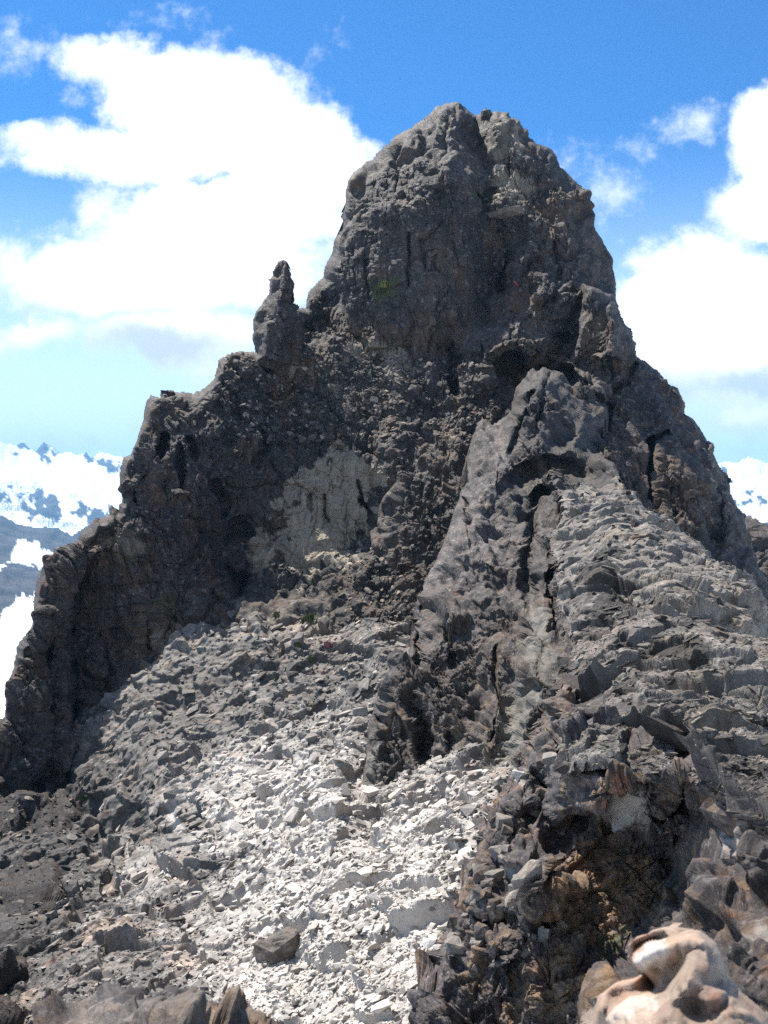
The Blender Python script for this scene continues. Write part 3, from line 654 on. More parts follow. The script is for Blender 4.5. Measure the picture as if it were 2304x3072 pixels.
cr_pts += [(x+F*1.2/d, y+F*2.5/d, d) for x, y, d in RB]+[(x+F*3.6/d, y+F*11/d, d) for x, y, d in RB]+[(3300,5500,11)]
cr_lines = [
 RB,
 [(1790,1640,32.2),(1880,1620,32),(1980,1640,30.6)],[(1790,1672,31.6),(1880,1655,31.3),(1980,1665,30)],
 [(1760,1750,26.2),(1860,1730,26),(1920,1720,26.2)],[(1760,1800,25.6),(1860,1785,25.4),(1920,1755,25.7)],
 [(1760,1850,21.6),(1830,1840,21.4),(1900,1840,21.2)],[(1760,1890,21.2),(1830,1890,20.9),(1900,1870,20.7)],
 [(1880,1955,14.8),(2000,1975,14),(2110,1990,13.2)],[(1880,1985,14.6),(2000,2012,13.75),(2110,2015,13)],
 [(1940,2060,11.6),(2060,2070,11.2),(2150,2090,10.6)],[(1940,2085,11.45),(2060,2097,11.05),(2150,2110,10.5)],
 [(2040,2130,9.9),(2180,2150,9.3)],[(2040,2150,9.8),(2180,2168,9.2)],
 [(1735,2250,9.6),(1790,2225,9.7),(1860,2240,9.5),(1960,2255,9.2),(2040,2285,8.8)],
 [(1722,2325,9.0),(1800,2312,8.75),(1850,2320,8.6),(1950,2312,8.45),(2050,2305,8.35)],
 [(1720,2335,8.8),(1850,2330,8.4),(1950,2322,8.2),(2060,2315,8.1)],
 [(1690,2225,10.6),(1760,2222,10.2),(1850,2226,9.9),(1950,2240,9.6)],
 [(2190,1720,26.5),(2185,1770,24.5),(2200,1830,21.5)],[(2150,1710,26.4),(2140,1760,23.8),(2160,1850,20)]]
T_CR = dict(
 tone=[([(1500,1400),(2500,1400),(2500,2350),(1500,2350)],30,10,0.36),([(1750,1730),(1900,1720),(1920,1900),(1760,1930)],20,40,-.5),([(1560,1400),(1760,1430),(1720,1480),(1600,1460)],10,20,-.5),([(1880,1850),(1960,1840),(1960,1900),(1900,1900)],10,24,-.5),([(1880,1955),(2130,1985),(2130,2020),(1880,1995)],6,10,-.6),([(1940,2062),(2160,2085),(2150,2110),(1940,2090)],6,10,-.6),([(1640,2000),(1800,1960),(1850,2200),(1600,2250)],20,40,-.45),([(1780,1640),(1990,1640),(1990,1670),(1790,1680)],6,14,-.5)],  # dark bands along the steps paint their shadow lines into the tone
 pale=[([(1500,1400),(2500,1400),(2500,2350),(1500,2350)],30,200,0.22),([(1900,1750),(2150,1750),(2200,1900),(2000,1950)],40,60,0.3),([(1730,1450),(2000,1600),(1900,1680),(1700,1600)],30,50,0.3),([(1850,2050),(2200,2100),(2300,2250),(2000,2200)],40,50,0.25)],
 ochre=[([(2180,1760),(2230,1780),(2230,1900),(2170,1860)],10,20,0.8),([(1900,1780),(2150,1800),(2250,1950),(2000,1980)],40,60,0.35),([(2080,2200),(2200,2200),(2220,2300),(2100,2290)],14,20,0.5)],
 green=[([(1960,1740),(2000,1760),(1970,1790)],8,14,0.6),([(1840,1400),(1900,1450),(1860,1460)],8,14,0.4)])
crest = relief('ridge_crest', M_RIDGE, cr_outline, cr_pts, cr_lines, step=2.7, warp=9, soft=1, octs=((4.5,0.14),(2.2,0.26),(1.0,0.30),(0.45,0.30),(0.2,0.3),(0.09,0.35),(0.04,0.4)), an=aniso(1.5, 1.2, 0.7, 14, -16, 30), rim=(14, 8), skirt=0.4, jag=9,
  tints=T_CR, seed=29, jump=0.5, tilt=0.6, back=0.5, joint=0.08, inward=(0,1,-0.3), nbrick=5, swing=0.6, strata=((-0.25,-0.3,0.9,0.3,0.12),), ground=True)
tag(crest.o, kind='structure')

# broken edge of the ridge and the shadowed recess below it
led_outline = [(1690,2080),(1720,2120),(1700,2200),(1712,2300),(1800,2300),(1850,2310),(1950,2303),(2050,2293),(2100,2330),(2200,2380),(2304,2420),(2420,2480),(2420,3240),(1250,3240),(1262,3072),(1300,2960),(1322,2880),(1345,2800),(1372,2720),(1402,2650),(1422,2580),(1452,2500),(1500,2420),(1540,2350),(1572,2300),(1602,2230),(1645,2150)]
led_pts = [(1690,2080,13.6),(1720,2120,12.2),(1700,2200,11.2),(1712,2300,9.15),(1800,2300,8.85),(1850,2310,8.7),(1950,2303,8.5),(2050,2293,8.45),(2100,2330,7.9),(2200,2380,7.3),(2304,2420,6.8),(2420,2480,6.2),
 (1645,2150,12.2),(1602,2230,11.5),(1572,2300,11.1),(1500,2420,10.65),(1452,2500,10.4),(1402,2650,9.9),(1345,2800,9.5),(1300,2960,9.0),(1250,3240,8.3),
 (1640,2300,10.8),(1560,2420,10.3),(1520,2520,10.0),(1470,2620,9.7),(1430,2750,9.4),(1400,2880,9.0),(1370,3000,8.6),(1500,2700,9.1),(1560,2640,8.8),(1620,2600,8.9),(1600,2700,8.6),(1480,2850,8.6),(1560,2800,9.0),(1540,2950,8.6),(1640,2920,8.5),(1700,3050,8.2),(1450,3100,8.3),
 (2420,2600,6.1),(2200,2560,6.9),(2300,2700,6.2),(2420,2900,5.6),(2420,3240,6.5),(2000,3240,7.4),(1600,3240,7.6)]
led_lines = [
 [(1722,2330,8.95),(1800,2322,8.68),(1850,2330,8.55),(1950,2322,8.4),(2050,2310,8.3)],
 [(1718,2390,9.1),(1790,2420,8.8),(1860,2420,8.75),(1930,2470,8.65),(2050,2480,8.55)],
 [(1700,2450,9.7),(1790,2470,9.6),(1870,2490,9.5),(1950,2530,9.3),(2050,2560,9.2)],
 [(1660,2580,9.6),(1780,2640,9.4),(1880,2680,9.2),(1980,2740,9.0)],
 [(1620,2760,9.1),(1750,2790,9.0),(1850,2830,8.8),(1900,2880,8.6)],
 [(2062,2330,8.9),(2080,2420,9.2),(2090,2520,9.2),(2100,2650,8.6)],
 [(1640,2380,11),(1660,2430,10.9),(1690,2460,10.6)]]
T_LED = dict(
 pale=[([(1840,2380),(1920,2380),(1940,2480),(1830,2470)],10,14,0.6),([(1500,2600),(1610,2610),(1580,2700),(1490,2720)],12,14,0.55),([(1540,2300),(1580,2310),(1570,2340),(1530,2330)],8,8,0.8),([(1560,2780),(1680,2790),(1650,2850),(1560,2840)],14,20,0.5),([(2100,2460),(2220,2430),(2230,2560),(2120,2570)],14,20,0.4)],
 ochre=[([(1640,2560),(1750,2480),(1980,2600),(2060,2720),(1900,2860),(1640,2800),(1600,2700)],30,40,0.85),([(1560,2900),(1740,2850),(1700,3072),(1500,3072)],30,40,0.6)],
 green=[([(1800,2820),(1900,2790),(1880,2880),(1780,2880)],10,16,0.7)])
ledge = relief('rock_ledge', M_NEAR, led_outline, led_pts, led_lines, step=2.4, warp=12, soft=1, octs=((1.6,0.16),(0.8,0.26),(0.4,0.36),(0.19,0.44),(0.09,0.52),(0.045,0.55),(0.022,0.55)), an=aniso(1.2, 1.0, 0.75, 20, 22, 10), rim=(10, 0.3), skirt=1.2, jag=7,
  tints=T_LED, seed=37, jump=0.6, tilt=0.6, back=1.5, joint=0.12, inward=(0.1,1,-0.15), strata=((0.4,-0.3,0.8,0.16,0.2),),
  regions=(([(1240,3240),(1260,3060),(1350,2780),(1450,2480),(1600,2200),(1680,2200),(1640,2500),(1560,2700),(1560,3000),(1600,3240)], 30, aniso(0.6, 0.8, 1.6, 5, 10, 0)),))
tag(ledge.o, kind='structure')

# dark rock close to the camera
fg_outline = [(1735,3240),(1742,2990),(1785,2890),(1900,2850),(2020,2735),(2085,2690),(2072,2620),(2088,2585),(2200,2602),(2260,2560),(2304,2550),(2420,2540),(2420,3240)]
fg_pts = [(1735,3240,3.9),(1742,2990,4.4),(1785,2890,4.7),(1900,2850,4.6),(2020,2735,4.75),(2085,2690,4.8),(2072,2620,5.1),(2088,2585,5.15),(2200,2602,4.85),(2260,2560,4.6),(2304,2550,4.5),(2420,2540,4.35),(2420,3240,2.7),
 (1830,2950,4.2),(1900,3050,3.6),(2000,2850,4.2),(2150,2700,4.4),(2100,2780,4.2),(2300,2760,3.7),(2200,2900,3.5),(2420,2800,3.4),(2000,3240,3.1)]
fg_lines = [[(2080,2600,5.0),(2200,2640,4.7),(2304,2630,4.4),(2420,2620,4.2)],[(2120,2690,4.65),(2220,2720,4.4),(2304,2720,4.2)],[(2060,2790,4.1),(2180,2760,3.95),(2304,2790,3.6)]]
T_FG = dict(tone=[([(1500,2400),(2500,2400),(2500,3300),(1500,3300)],20,10,-0.3)], ochre=[([(2160,2640),(2304,2650),(2304,2720),(2170,2710)],14,20,0.9),([(1800,2900),(1910,2900),(1910,2990),(1810,2980)],10,16,0.9),([(2080,2700),(2304,2740),(2304,2790),(2050,2790)],14,24,0.5)],
 pale=[([(2200,2760),(2304,2760),(2304,2790),(2190,2785)],8,12,0.5)])
fg = relief('foreground_rock', M_NEAR, fg_outline, fg_pts, fg_lines, step=3, warp=12, soft=2, octs=((0.8,0.16),(0.4,0.24),(0.19,0.32),(0.09,0.40),(0.045,0.45),(0.02,0.45)), an=aniso(1.2, 1, 0.8, 10, 20, 0), rim=(14, 0.2), skirt=1.2, jag=7, tints=T_FG, seed=41, jump=0.45, tilt=0.6, back=0.8, joint=0.08, inward=(0.2,0.35,-0.9))
tag(fg.o, kind='structure')
fl = relief('foreground_rock', M_NEAR, [(60,3240),(110,3075),(160,3048),(250,2992),(330,2958),(450,2948),(560,2962),(680,3000),(760,3032),(860,3075),(980,3240)],
 [(60,3240,2.8),(110,3075,3.5),(330,2958,3.8),(450,2948,3.7),(680,3000,3.6),(860,3075,3.5),(980,3240,2.8),(450,3030,3.2),(300,3050,3.2),(600,3060,3.1),(500,3240,2.4)],
 step=3, warp=10, soft=2, octs=((0.5,0.4),(0.24,0.5),(0.11,0.5),(0.05,0.5)), an=aniso(1, 1, 0.8), rim=(8, 0.1), skirt=0.9, jag=9, seed=47, jump=0.6, tilt=0.7, back=0.6, inward=(0,0.35,-0.9),
 tints=dict(pale=[([(130,3060),(330,2960),(400,3000),(500,2980),(800,3060),(600,3240),(100,3240)],30,90,0.25)], ochre=[([(130,3060),(330,2980),(700,3020),(700,3240),(100,3240)],30,90,0.3)], tone=[([(0,2900),(1000,2900),(1000,3300),(0,3300)],10,10,-0.25)]))
tag(fl.o, kind='structure')

# rocky shoulder behind the right flank
sh = relief('rocky_shoulder', M_FACE, [(2190,1525),(2242,1546),(2250,1540),(2262,1546),(2270,1544),(2280,1560),(2304,1572),(2350,1580),(2500,1640),(2600,1720),(2600,2300),(2190,2300)],
 [(2190,1525,112),(2304,1572,108),(2600,1720,100),(2190,2300,88),(2600,2300,84),(2300,1700,100),(2280,1850,95),(2450,1800,98)], step=3, warp=10, octs=((6,0.2),(2.5,0.3),(1.1,0.4),(0.5,0.5),(0.25,0.5)), an=aniso(1.2,1,0.8,10,20,0), rim=(10,2), skirt=6, jag=4, seed=53, back=20, inward=(0,1,-0.5))
tag(sh.o, kind='structure')

# ------------------------------------------------------------------ far snow mountains
def snow_material():
    m = bpy.data.materials.new('snow_and_rock'); m.use_nodes = True
    t = NT(m.node_tree); t.n.clear()
    P = t.node('ShaderNodeTexCoord').outputs['Object']
    n = t.noise(P, 0.012, 8, 0.65).outputs['Fac']
    rock = t.mix(t.step(n, 0.4, 0.65), (0.022, 0.022, 0.025), (0.065, 0.058, 0.055))
    snow = t.mix(n, (0.80, 0.82, 0.85), (0.90, 0.91, 0.92))
    c = t.mix(t.attr('rock'), snow, rock)
    b = t.node('ShaderNodeBsdfPrincipled'); t.l.new(c, b.inputs['Base Color']); b.inputs['Roughness'].default_value = 0.8; b.inputs['Specular IOR Level'].default_value = 0.1
    o = t.node('ShaderNodeOutputMaterial'); t.l.new(b.outputs[0], o.inputs[0])
    return m
M_SNOW = snow_material()
far_sky = [(-900,1330),(-600,1300),(-350,1345),(-150,1310),(0,1315),(25,1332),(50,1333),(70,1321),(86,1345),(108,1348),(130,1323),(150,1336),(160,1338),(176,1357),(215,1355),(235,1363),(258,1352),(274,1373),(300,1353),(330,1362),(372,1370),(600,1340),(900,1380),(1300,1330),(1700,1390),(2000,1350),
 (2150,1388),(2180,1382),(2210,1386),(2245,1366),(2275,1378),(2304,1384),(2420,1350),(2700,1390),(3000,1340),(3300,1370)]
far_pts = [(x, y, 6100+120*math.sin(x*0.013)) for x, y in far_sky]+[(x, 1440+14*math.sin(x*0.02), 4900) for x in range(-900, 3301, 150)]+[(x, 1510+20*math.sin(x*0.017+1), 4400+180*math.sin(x*0.031)) for x in range(-900, 3301, 120)]+[(x, 1575, 3900) for x in range(-900, 3301, 200)]+[(x, 1720, 3300) for x in range(-900, 3301, 300)]
ROCKF = [[(50,1338),(70,1318),(90,1352),(60,1347)],[(106,1350),(130,1318),(178,1362),(150,1360)],[(235,1371),(258,1347),(274,1377)],[(290,1394),(330,1378),(355,1398),(364,1422),(320,1412)],[(38,1358),(52,1354),(54,1362)],[(135,1370),(145,1370),(145,1380)],
 [(-10,1452),(30,1480),(28,1503),(-10,1494)],[(33,1455),(82,1475),(60,1487),(38,1477)],[(95,1490),(120,1468),(136,1490),(126,1532),(98,1517)],[(130,1500),(150,1478),(192,1488),(186,1522),(176,1565),(140,1563),(124,1545)],[(62,1520),(90,1513),(114,1530),(102,1542),(68,1537)],[(208,1530),(250,1508),(272,1530),(230,1547)],
 [(8,1498),(32,1498),(37,1517),(8,1513)],[(258,1540),(300,1528),(330,1545),(270,1562)],[(300,1500),(350,1510),(340,1530)],[(2166,1398),(2186,1413),(2192,1444),(2170,1427)],[(2212,1464),(2262,1468),(2257,1484),(2222,1482)],[(2278,1488),(2304,1498),(2320,1514),(2290,1504)],[(2200,1500),(2230,1508),(2215,1514)]]
ROCKF += [[(x, y), (x+40*k, y-20), (x+60*k, y+20), (x+10, y+30)] for x, y, k in ((-120,1480,1),(-300,1500,2),(-500,1470,1.5),(-650,1520,2),(2400,1480,2),(2600,1500,2),(2850,1470,1.5),(-200,1345,1),(2450,1380,1.4))]
far = relief('snow_mountains', M_SNOW, far_sky+[(3300,1720),(-900,1720)], far_pts, step=4, warp=5, soft=1, octs=((560,0.16),(260,0.2),(120,0.26),(55,0.3),(28,0.3)), rim=(10,180), skirt=600, jag=2.5,
 tints=dict(rock=[(p, 3, 15, 1.0, 30) for p in ROCKF]), seed=61, jump=0.3, tilt=0.6, back=1500, inward=(0,1,-0.4))
tag(far.o, kind='structure')
mid_sky = [(-900,1470),(-500,1500),(-200,1520),(0,1546),(60,1575),(110,1583),(130,1579),(170,1586),(200,1597),(214,1606),(240,1590),(270,1568),(300,1558),(400,1530),(700,1560),(1100,1520),(1500,1560),(1900,1530),(2150,1560),(2260,1580),(2304,1562),(2420,1540),(2700,1500),(3300,1450)]
mid_pts = [(x, y, 2600) for x, y in mid_sky]+[(x, yy, d) for yy, d in ((1640,2150),(1700,1800),(1800,1400),(1900,1150),(2050,900),(2300,680),(2700,520)) for x in range(-900, 3301, 300)]
SNOWM = [[(-60,1740),(0,1702),(30,1652),(80,1628),(116,1634),(124,1650),(170,1655),(170,1700),(120,1710),(92,1690),(60,1679),(22,1690),(5,1712),(-40,1760)],
 [(15,1822),(60,1776),(120,1770),(150,1900),(100,2000),(40,2300),(-300,2400),(-100,2050),(-40,1900),(0,1858)],[(-400,1700),(-250,1660),(-150,1720),(-300,1800)],[(-800,1900),(-400,1850),(-200,2100),(-800,2400)]]
mid = relief('valley_ridge', M_SNOW, mid_sky+[(3300,2700),(-900,2700)], mid_pts, step=4.5, warp=6, soft=1, octs=((420,0.16),(190,0.24),(90,0.28),(45,0.3),(20,0.3)), rim=(8,120), skirt=400, jag=3,
 tints=dict(rock=[]), seed=67, jump=0.35, tilt=0.6, back=800, inward=(0,0.8,-0.6))
tag(mid.o, kind='structure')
def paint_mid():
    X, Y = mid.X[None], mid.Y[None]
    P2 = np.stack([mid.X, mid.Y, np.full(len(mid.X), 5.0)], 1); nz = fbm(P2, 28, 5, 5, 0.65)
    v = np.ones(len(mid.X))
    for p in SNOWM:
        d = (np.where(inside(p, X, Y), 1, -1)*segdist(p, X, Y, True))[0]+nz*13
        v = np.minimum(v, 1-smooth(-2, 2, d))
    a = np.ones(len(mid.o.data.vertices)); a[:len(v)] = v
    mid.o.data.attributes['rock'].data.foreach_set('value', a.astype(np.float32))
paint_mid()
n = 48
vv = [(0, 0, -900)]+[(r*math.sin(k*2*math.pi/n), r*math.cos(k*2*math.pi/n), -900+(0 if r < 1e4 else 60)) for r in (2500, 5500, 8200) for k in range(n)]
ff = [(1+r*n+k, 1+r*n+(k+1) % n, 1+(r+1)*n+(k+1) % n, 1+(r+1)*n+k) for r in (0, 1) for k in range(n)]
ff += [(0, 1+(k+1) % n, 1+k, 0) for k in range(n)]
me = bpy.data.meshes.new('valley_floor'); me.from_pydata(vv, [], [tuple(dict.fromkeys(f)) for f in ff]); me.materials.append(M_SNOW)
vf = bpy.data.objects.new('valley_floor', me); COL.objects.link(vf); tag(vf, kind='structure')

# ------------------------------------------------------------------ separate rocks
def hull(npts, dims, seed, box=0.55):
    r = np.random.default_rng(seed)
    P = r.normal(size=(npts, 3)); P /= np.linalg.norm(P, axis=1, keepdims=True)
    P = P*(1-box)+np.clip(P*1.7, -0.9, 0.9)*box
    P *= r.uniform(0.85, 1.1, (npts, 1))
    bm = bmesh.new()
    for p in P: bm.verts.new(p)
    res = bmesh.ops.convex_hull(bm, input=bm.verts)
    bmesh.ops.delete(bm, geom=[e for e in res['geom_interior'] if isinstance(e, bmesh.types.BMVert)], context='VERTS')
    bmesh.ops.triangulate(bm, faces=bm.faces)
    bm.verts.ensure_lookup_table()
    mn = np.array([v.co for v in bm.verts]); lo, hi = mn.min(0), mn.max(0)
    for v in bm.verts:
        v.co = Vector(((np.array(v.co)-lo)/(hi-lo)-0.5)*np.array(dims))
    return bm

HULLS = []
for k in range(24):
    b = hull(12, (1, 1, 1), 100+k, 0.4); b.verts.index_update()
    HULLS.append((np.array([v.co[:] for v in b.verts]), np.array([[v.index for v in f.verts] for f in b.faces]))); b.free()

def stones(name, spots, mat, tints, grain=None):
    """loose stones nobody could count"""
    VV = []; FF = []; cnt = 0; T = {k: [] for k in tints}
    for i, (p, nrm, w) in enumerate(spots):
        hv, hf = HULLS[rng.integers(len(HULLS))]
        d = np.array((w*rng.uniform(0.7, 1.4), w*rng.uniform(0.6, 1.2), w*rng.uniform(0.18, 0.55)))
        az = rng.uniform(0, 6.28)
        if grain is not None: d = d*np.array((1.7, 0.65, 0.8)); az = grain+rng.normal()*0.6
        q = Vector((0, 0, 1)).rotation_difference(Vector(nrm)).to_matrix()
        M = np.array(q @ Matrix.Rotation(rng.normal()*0.28, 3, 'X') @ Matrix.Rotation(rng.normal()*0.28, 3, 'Y') @ Matrix.Rotation(az, 3, 'Z'))
        VV.append((hv*d)@M.T+np.array(p)+np.array(nrm)*d[2]*0.28); FF.append(hf+cnt); cnt += len(hv)
        for k, f in tints.items(): T[k].append(np.full(len(hv), f(i)))
    return mesh_object(name, np.concatenate(VV), np.concatenate(FF), mat, {k: np.concatenate(v) for k, v in T.items()})

def attr_of(s, name):
    a = np.zeros(len(s.o.data.vertices), np.float32); s.o.data.attributes[name].data.foreach_get('value', a); return a[:len(s.P)]

def scatter(s, n, wfun, smin, smax, al=1.6):
    d = s.P[:, 1]; w = wfun(s).astype(float); w = np.clip(w, 0, None); w /= w.sum()
    k = rng.choice(len(w), n, p=w)
    u = rng.uniform(size=n); sz = (smin**-al+u*(smax**-al-smin**-al))**(-1/al)
    return k, [(s.P[i], s.N[i], z*d[i]/1005.0) for i, z in zip(k, sz)]

def pxy(s):
    at(s, 0, 0); return s.px, s.py
def w_scree(s):
    x, y = pxy(s); w = 1.0/s.P[:, 1]**1.0
    c = smooth(0, 1, (x-350+(y-2400)*0.15)/700)*0.8+0.3
    return w*c*((y < 3150) & (y > 1840))
k, sp = scatter(scree, 60000, w_scree, 1.9, 17, 1.9)
pa, oa, ta = attr_of(scree, 'pale'), attr_of(scree, 'ochre'), attr_of(scree, 'tone')
rt = rng.normal(size=len(sp))*0.22
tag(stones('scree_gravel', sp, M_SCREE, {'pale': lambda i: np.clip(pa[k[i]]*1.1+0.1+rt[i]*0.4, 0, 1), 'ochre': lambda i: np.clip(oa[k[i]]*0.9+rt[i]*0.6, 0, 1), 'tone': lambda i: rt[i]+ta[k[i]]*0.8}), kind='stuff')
def w_crest(s): return s.P[:, 1]**-1.0
k2, sp2 = scatter(crest, 20000, w_crest, 1.6, 12, 2.0)
ta2 = attr_of(crest, 'tone'); rt2 = rng.normal(size=len(sp2))*0.2
tag(stones('ridge_rubble', sp2, M_RIDGE, {'pale': lambda i: np.clip(0.15+rt2[i], 0, 1), 'ochre': lambda i: np.clip(rt2[i]*1.5, 0, 1), 'tone': lambda i: rt2[i]+ta2[k2[i]]}, R(-32)), kind='stuff')
def w_talus(s):
    x, y = pxy(s)
    a = ((y > 1060) & (y < 1330) & (x > 680) & (x < 1420) & (y > 1040+0.05*(x-700))).astype(float)
    b = ((y > 1640) & (y < 1900) & (x > 1000) & (x < 1250)).astype(float)*0.8
    c = ((y > 2380) & (x < 260)).astype(float)*0.5
    return (a+b)*np.clip(s.N[:, 2]+0.25, 0, 1)+c
k3, sp3 = scatter(peak, 5000, w_talus, 1.6, 9, 1.9)
rt3 = rng.normal(size=len(sp3))*0.2
tag(stones('ledge_rubble', sp3, M_FACE, {'pale': lambda i: np.clip(0.1+rt3[i], 0, 1), 'ochre': lambda i: np.clip(rt3[i]*1.5, 0, 1), 'tone': lambda i: rt3[i]+0.1}), kind='stuff')

def rock_block(name, label, cat, s, x, y, w, h, d=None, rz=0, tilt=(0, 0), seed=0, mat=None, group=None, pale=0.0, ochre=0.0, tone=0.0, cuts=3, sink=0.3, box=0.75, rough=0.05):
    """one angular block of its own: w, h in survey marks at its distance"""
    p, nr = at(s, x, y); k = p[1]/F
    W, H = w*k, h*k; Dp = (d if d else 0.5*(w+h))*k
    bm = hull(16, (W, Dp, H), seed*13+5, box)
    bmesh.ops.subdivide_edges(bm, edges=bm.edges, cuts=cuts, use_grid_fill=True)
    bmesh.ops.triangulate(bm, faces=bm.faces); bm.normal_update()
    V = np.array([v.co[:] for v in bm.verts]); N = np.array([v.normal[:] for v in bm.verts]); sz = max(W, H)
    dd = 0
    for j, f in enumerate((0.45, 0.2, 0.09)):
        hh, _ = facets(V+seed*9.1, sz*f, np.eye(3), seed+j*31, 0.5, 0.6); dd = dd+hh*0.5
    V = V+N*(dd*rough*6)[:, None]
    M = np.array(Matrix.Rotation(R(rz), 3, 'Z') @ Matrix.Rotation(R(tilt[0]), 3, 'X') @ Matrix.Rotation(R(tilt[1]), 3, 'Y'))
    V = V@M.T
    z0 = V[:, 2].min()
    bm.verts.index_update(); Fc = np.array([[v.index for v in f.verts] for f in bm.faces]); bm.free()
    o = mesh_object(name, V-np.array((0, 0, z0)), Fc, mat, dict(pale=np.full(len(V), pale), ochre=np.full(len(V), ochre), tone=np.full(len(V), tone)))
    # (x, y) marks the middle of the block as it is seen; its base is sunk a little into the rock
    cz = p[2]-H*0.5
    o.location = (p[0], p[1]+Dp*(0.5-sink), cz)
    tag(o, label, cat, group)
    return o
L = crest; E = ledge
BL = [
 (L,1790,2015,120,62,'brown slab on the broken ridge edge, farthest of the big edge blocks',.1,.3,0,(8,-6)),
 (L,1735,2068,150,60,'long flat slab jutting left from the ridge edge',0,.15,0,(6,8)),
 (L,1775,2160,110,78,'square dark block with a sunlit flat top on the ridge edge',.15,.1,0,(0,4)),
 (E,1684,2150,110,36,'thin tilted slab poking out left of the square dark block',0,.1,0,(10,20)),
 (L,2010,2240,180,52,'long leaning slab lying behind the large overhanging block',0,.1,.0,(0,26)),
 (E,1655,2282,56,54,'small light grey boulder perched on the broken ridge edge',.35,.0,.2,(0,0)),
 (E,1560,2326,52,32,'white stone shining among the dark broken edge blocks',1.0,.0,.2,(0,0)),
 (E,2092,2400,68,54,'dark rounded stone wedged in the cleft right of the overhanging block',0,.0,-.1,(0,0)),
 (L,1960,2137,60,48,'small tan stone lying behind the leaning slab',.3,.5,.1,(0,10)),
 (L,2060,2192,64,54,'dark knobby stone on the ridge tread above the leaning slab',0,.0,-.2,(0,0)),
 (L,1880,2078,70,26,'flat dark plate lying on the pale ridge tread',0,.1,-.1,(0,8)),
 (E,1585,2650,80,120,'pale humped knob low on the broken ridge edge',.5,.1,.1,(0,0)),
 (E,1637,2806,46,40,'pink grey stone lodged under the shadowed recess',.5,.3,.1,(0,0)),
 (E,1580,2862,40,40,'pale stone lowest in the dark gully below the recess',.5,.2,.1,(0,0)),
 (L,1700,1990,60,40,'jagged knob at the left brink of the ridge above the slabs',.1,.1,0,(0,10)),
 (peak,1518,642,112,24,'pale perched slab roofing a niche high on the peak',.15,.05,.2,(-4,-10)),
 (peak,1497,503,32,26,'rounded pale chockstone in the gully under the summit',.5,0,.3,(0,0)),
 (peak,1458,338,30,34,'upright block standing on the notch in the summit',.1,0,.1,(0,10)),
 (peak,502,1178,44,24,'dark flat block on the left shoulder of the ridge line',0,0,-.2,(0,0)),
 (peak,1128,1204,28,22,'tan angular block on the rubble shelf below the peak',.7,.4,.2,(0,30)),
 (peak,1000,1165,50,34,'grey block in the rubble shelf nearest below the peak face',.2,0,.1,(0,0)),
 (peak,870,1115,60,60,'light grey block below the rock spire',.35,0,.2,(0,12)),
]
for i, (s_, x, y, w, h, lab, pa_, oc_, tn, tl) in enumerate(BL):
    m_ = M_FACE if s_ is peak else (M_RIDGE if s_ is crest else M_NEAR)
    rock_block('rock_slab' if 'slab' in lab or 'plate' in lab else 'boulder', lab, 'slab' if 'slab' in lab or 'plate' in lab else 'boulder', s_, x, y, w, h, d=w*0.8, rz=random.uniform(-25, 25), tilt=tl, seed=i+1, mat=m_, pale=pa_, ochre=oc_, tone=tn, cuts=4 if w > 60 else 2)
rock_block('boulder', 'large dark boulder with a sunlit top at the right edge of the ridge', 'boulder', ledge, 2265, 2365, 190, 220, d=190, rz=20, tilt=(0, 8), seed=77, mat=M_NEAR, ochre=.15, cuts=6, rough=0.06)
# loose blocks along the broken edge and on the scree
edge = [(1690,2090),(1645,2160),(1605,2235),(1575,2300),(1510,2410),(1480,2450),(1455,2500),(1425,2580),(1405,2650),(1375,2720),(1350,2800),(1325,2880)]
for i in range(46):
    t = random.uniform(0, len(edge)-1.001); a, b = edge[int(t)], edge[int(t)+1]; f = t-int(t)
    x = a[0]+(b[0]-a[0])*f+random.uniform(0, 110)**1.0; y = a[1]+(b[1]-a[1])*f+random.uniform(-20, 40)
    w = random.uniform(22, 60)
    rock_block('boulder', 'dark angular block among the stones of the broken ridge edge', 'boulder', ledge, x, y, w, w*random.uniform(0.5, 1.1), rz=random.uniform(0, 180), tilt=(random.uniform(-20, 20), random.uniform(-25, 25)), seed=200+i, mat=M_NEAR, group='blocks along the broken ridge edge', pale=random.choice((0, .1, .4)), ochre=random.uniform(0, .3), tone=random.uniform(-.1, .2), cuts=2)
for i in range(70):
    x, y = random.uniform(520, 1300), random.uniform(2250, 3060)
    if x > 1430-(y-2250)*0.12: continue
    w = random.uniform(16, 40)*(0.6+0.6*(y-2200)/800)
    rock_block('boulder', 'pale angular block lying on the bright scree slope', 'boulder', scree, x, y, w, w*random.uniform(0.35, 0.75), rz=random.uniform(0, 180), tilt=(random.uniform(-15, 15), random.uniform(-25, 15)), seed=300+i, mat=M_SCREE, group='blocks on the scree slope', pale=random.uniform(.3, 1), ochre=random.choice((0, 0, .2, .5)), tone=random.uniform(-.15, .1), cuts=2)
for i in range(34):
    y = 1480+780*random.random()**1.3; x = random.uniform(1720 if y > 1550 else 1700, 1900+(y-1450)*0.75); x = min(x, 2290)
    w = random.uniform(16, 52)*(0.5+0.7*(y-1450)/800)
    rock_block('boulder', 'dark craggy block standing out of the pale ridge tread', 'boulder', crest, x, y, w, w*random.uniform(0.35, 0.8), rz=random.uniform(0, 180), tilt=(random.uniform(-15, 15), random.uniform(-5, 25)), seed=500+i, mat=M_RIDGE, group='blocks on the ridge tread', pale=random.choice((0, 0, .2)), ochre=random.uniform(0, .3), tone=random.uniform(-.4, .1), cuts=3)
rock_block('boulder', 'large dark wedge of rock half buried in the lower scree', 'boulder', scree, 835, 2870, 150, 80, d=90, rz=10, tilt=(0, -22), seed=411, mat=M_SCREE, ochre=.3, tone=-.35, cuts=5)

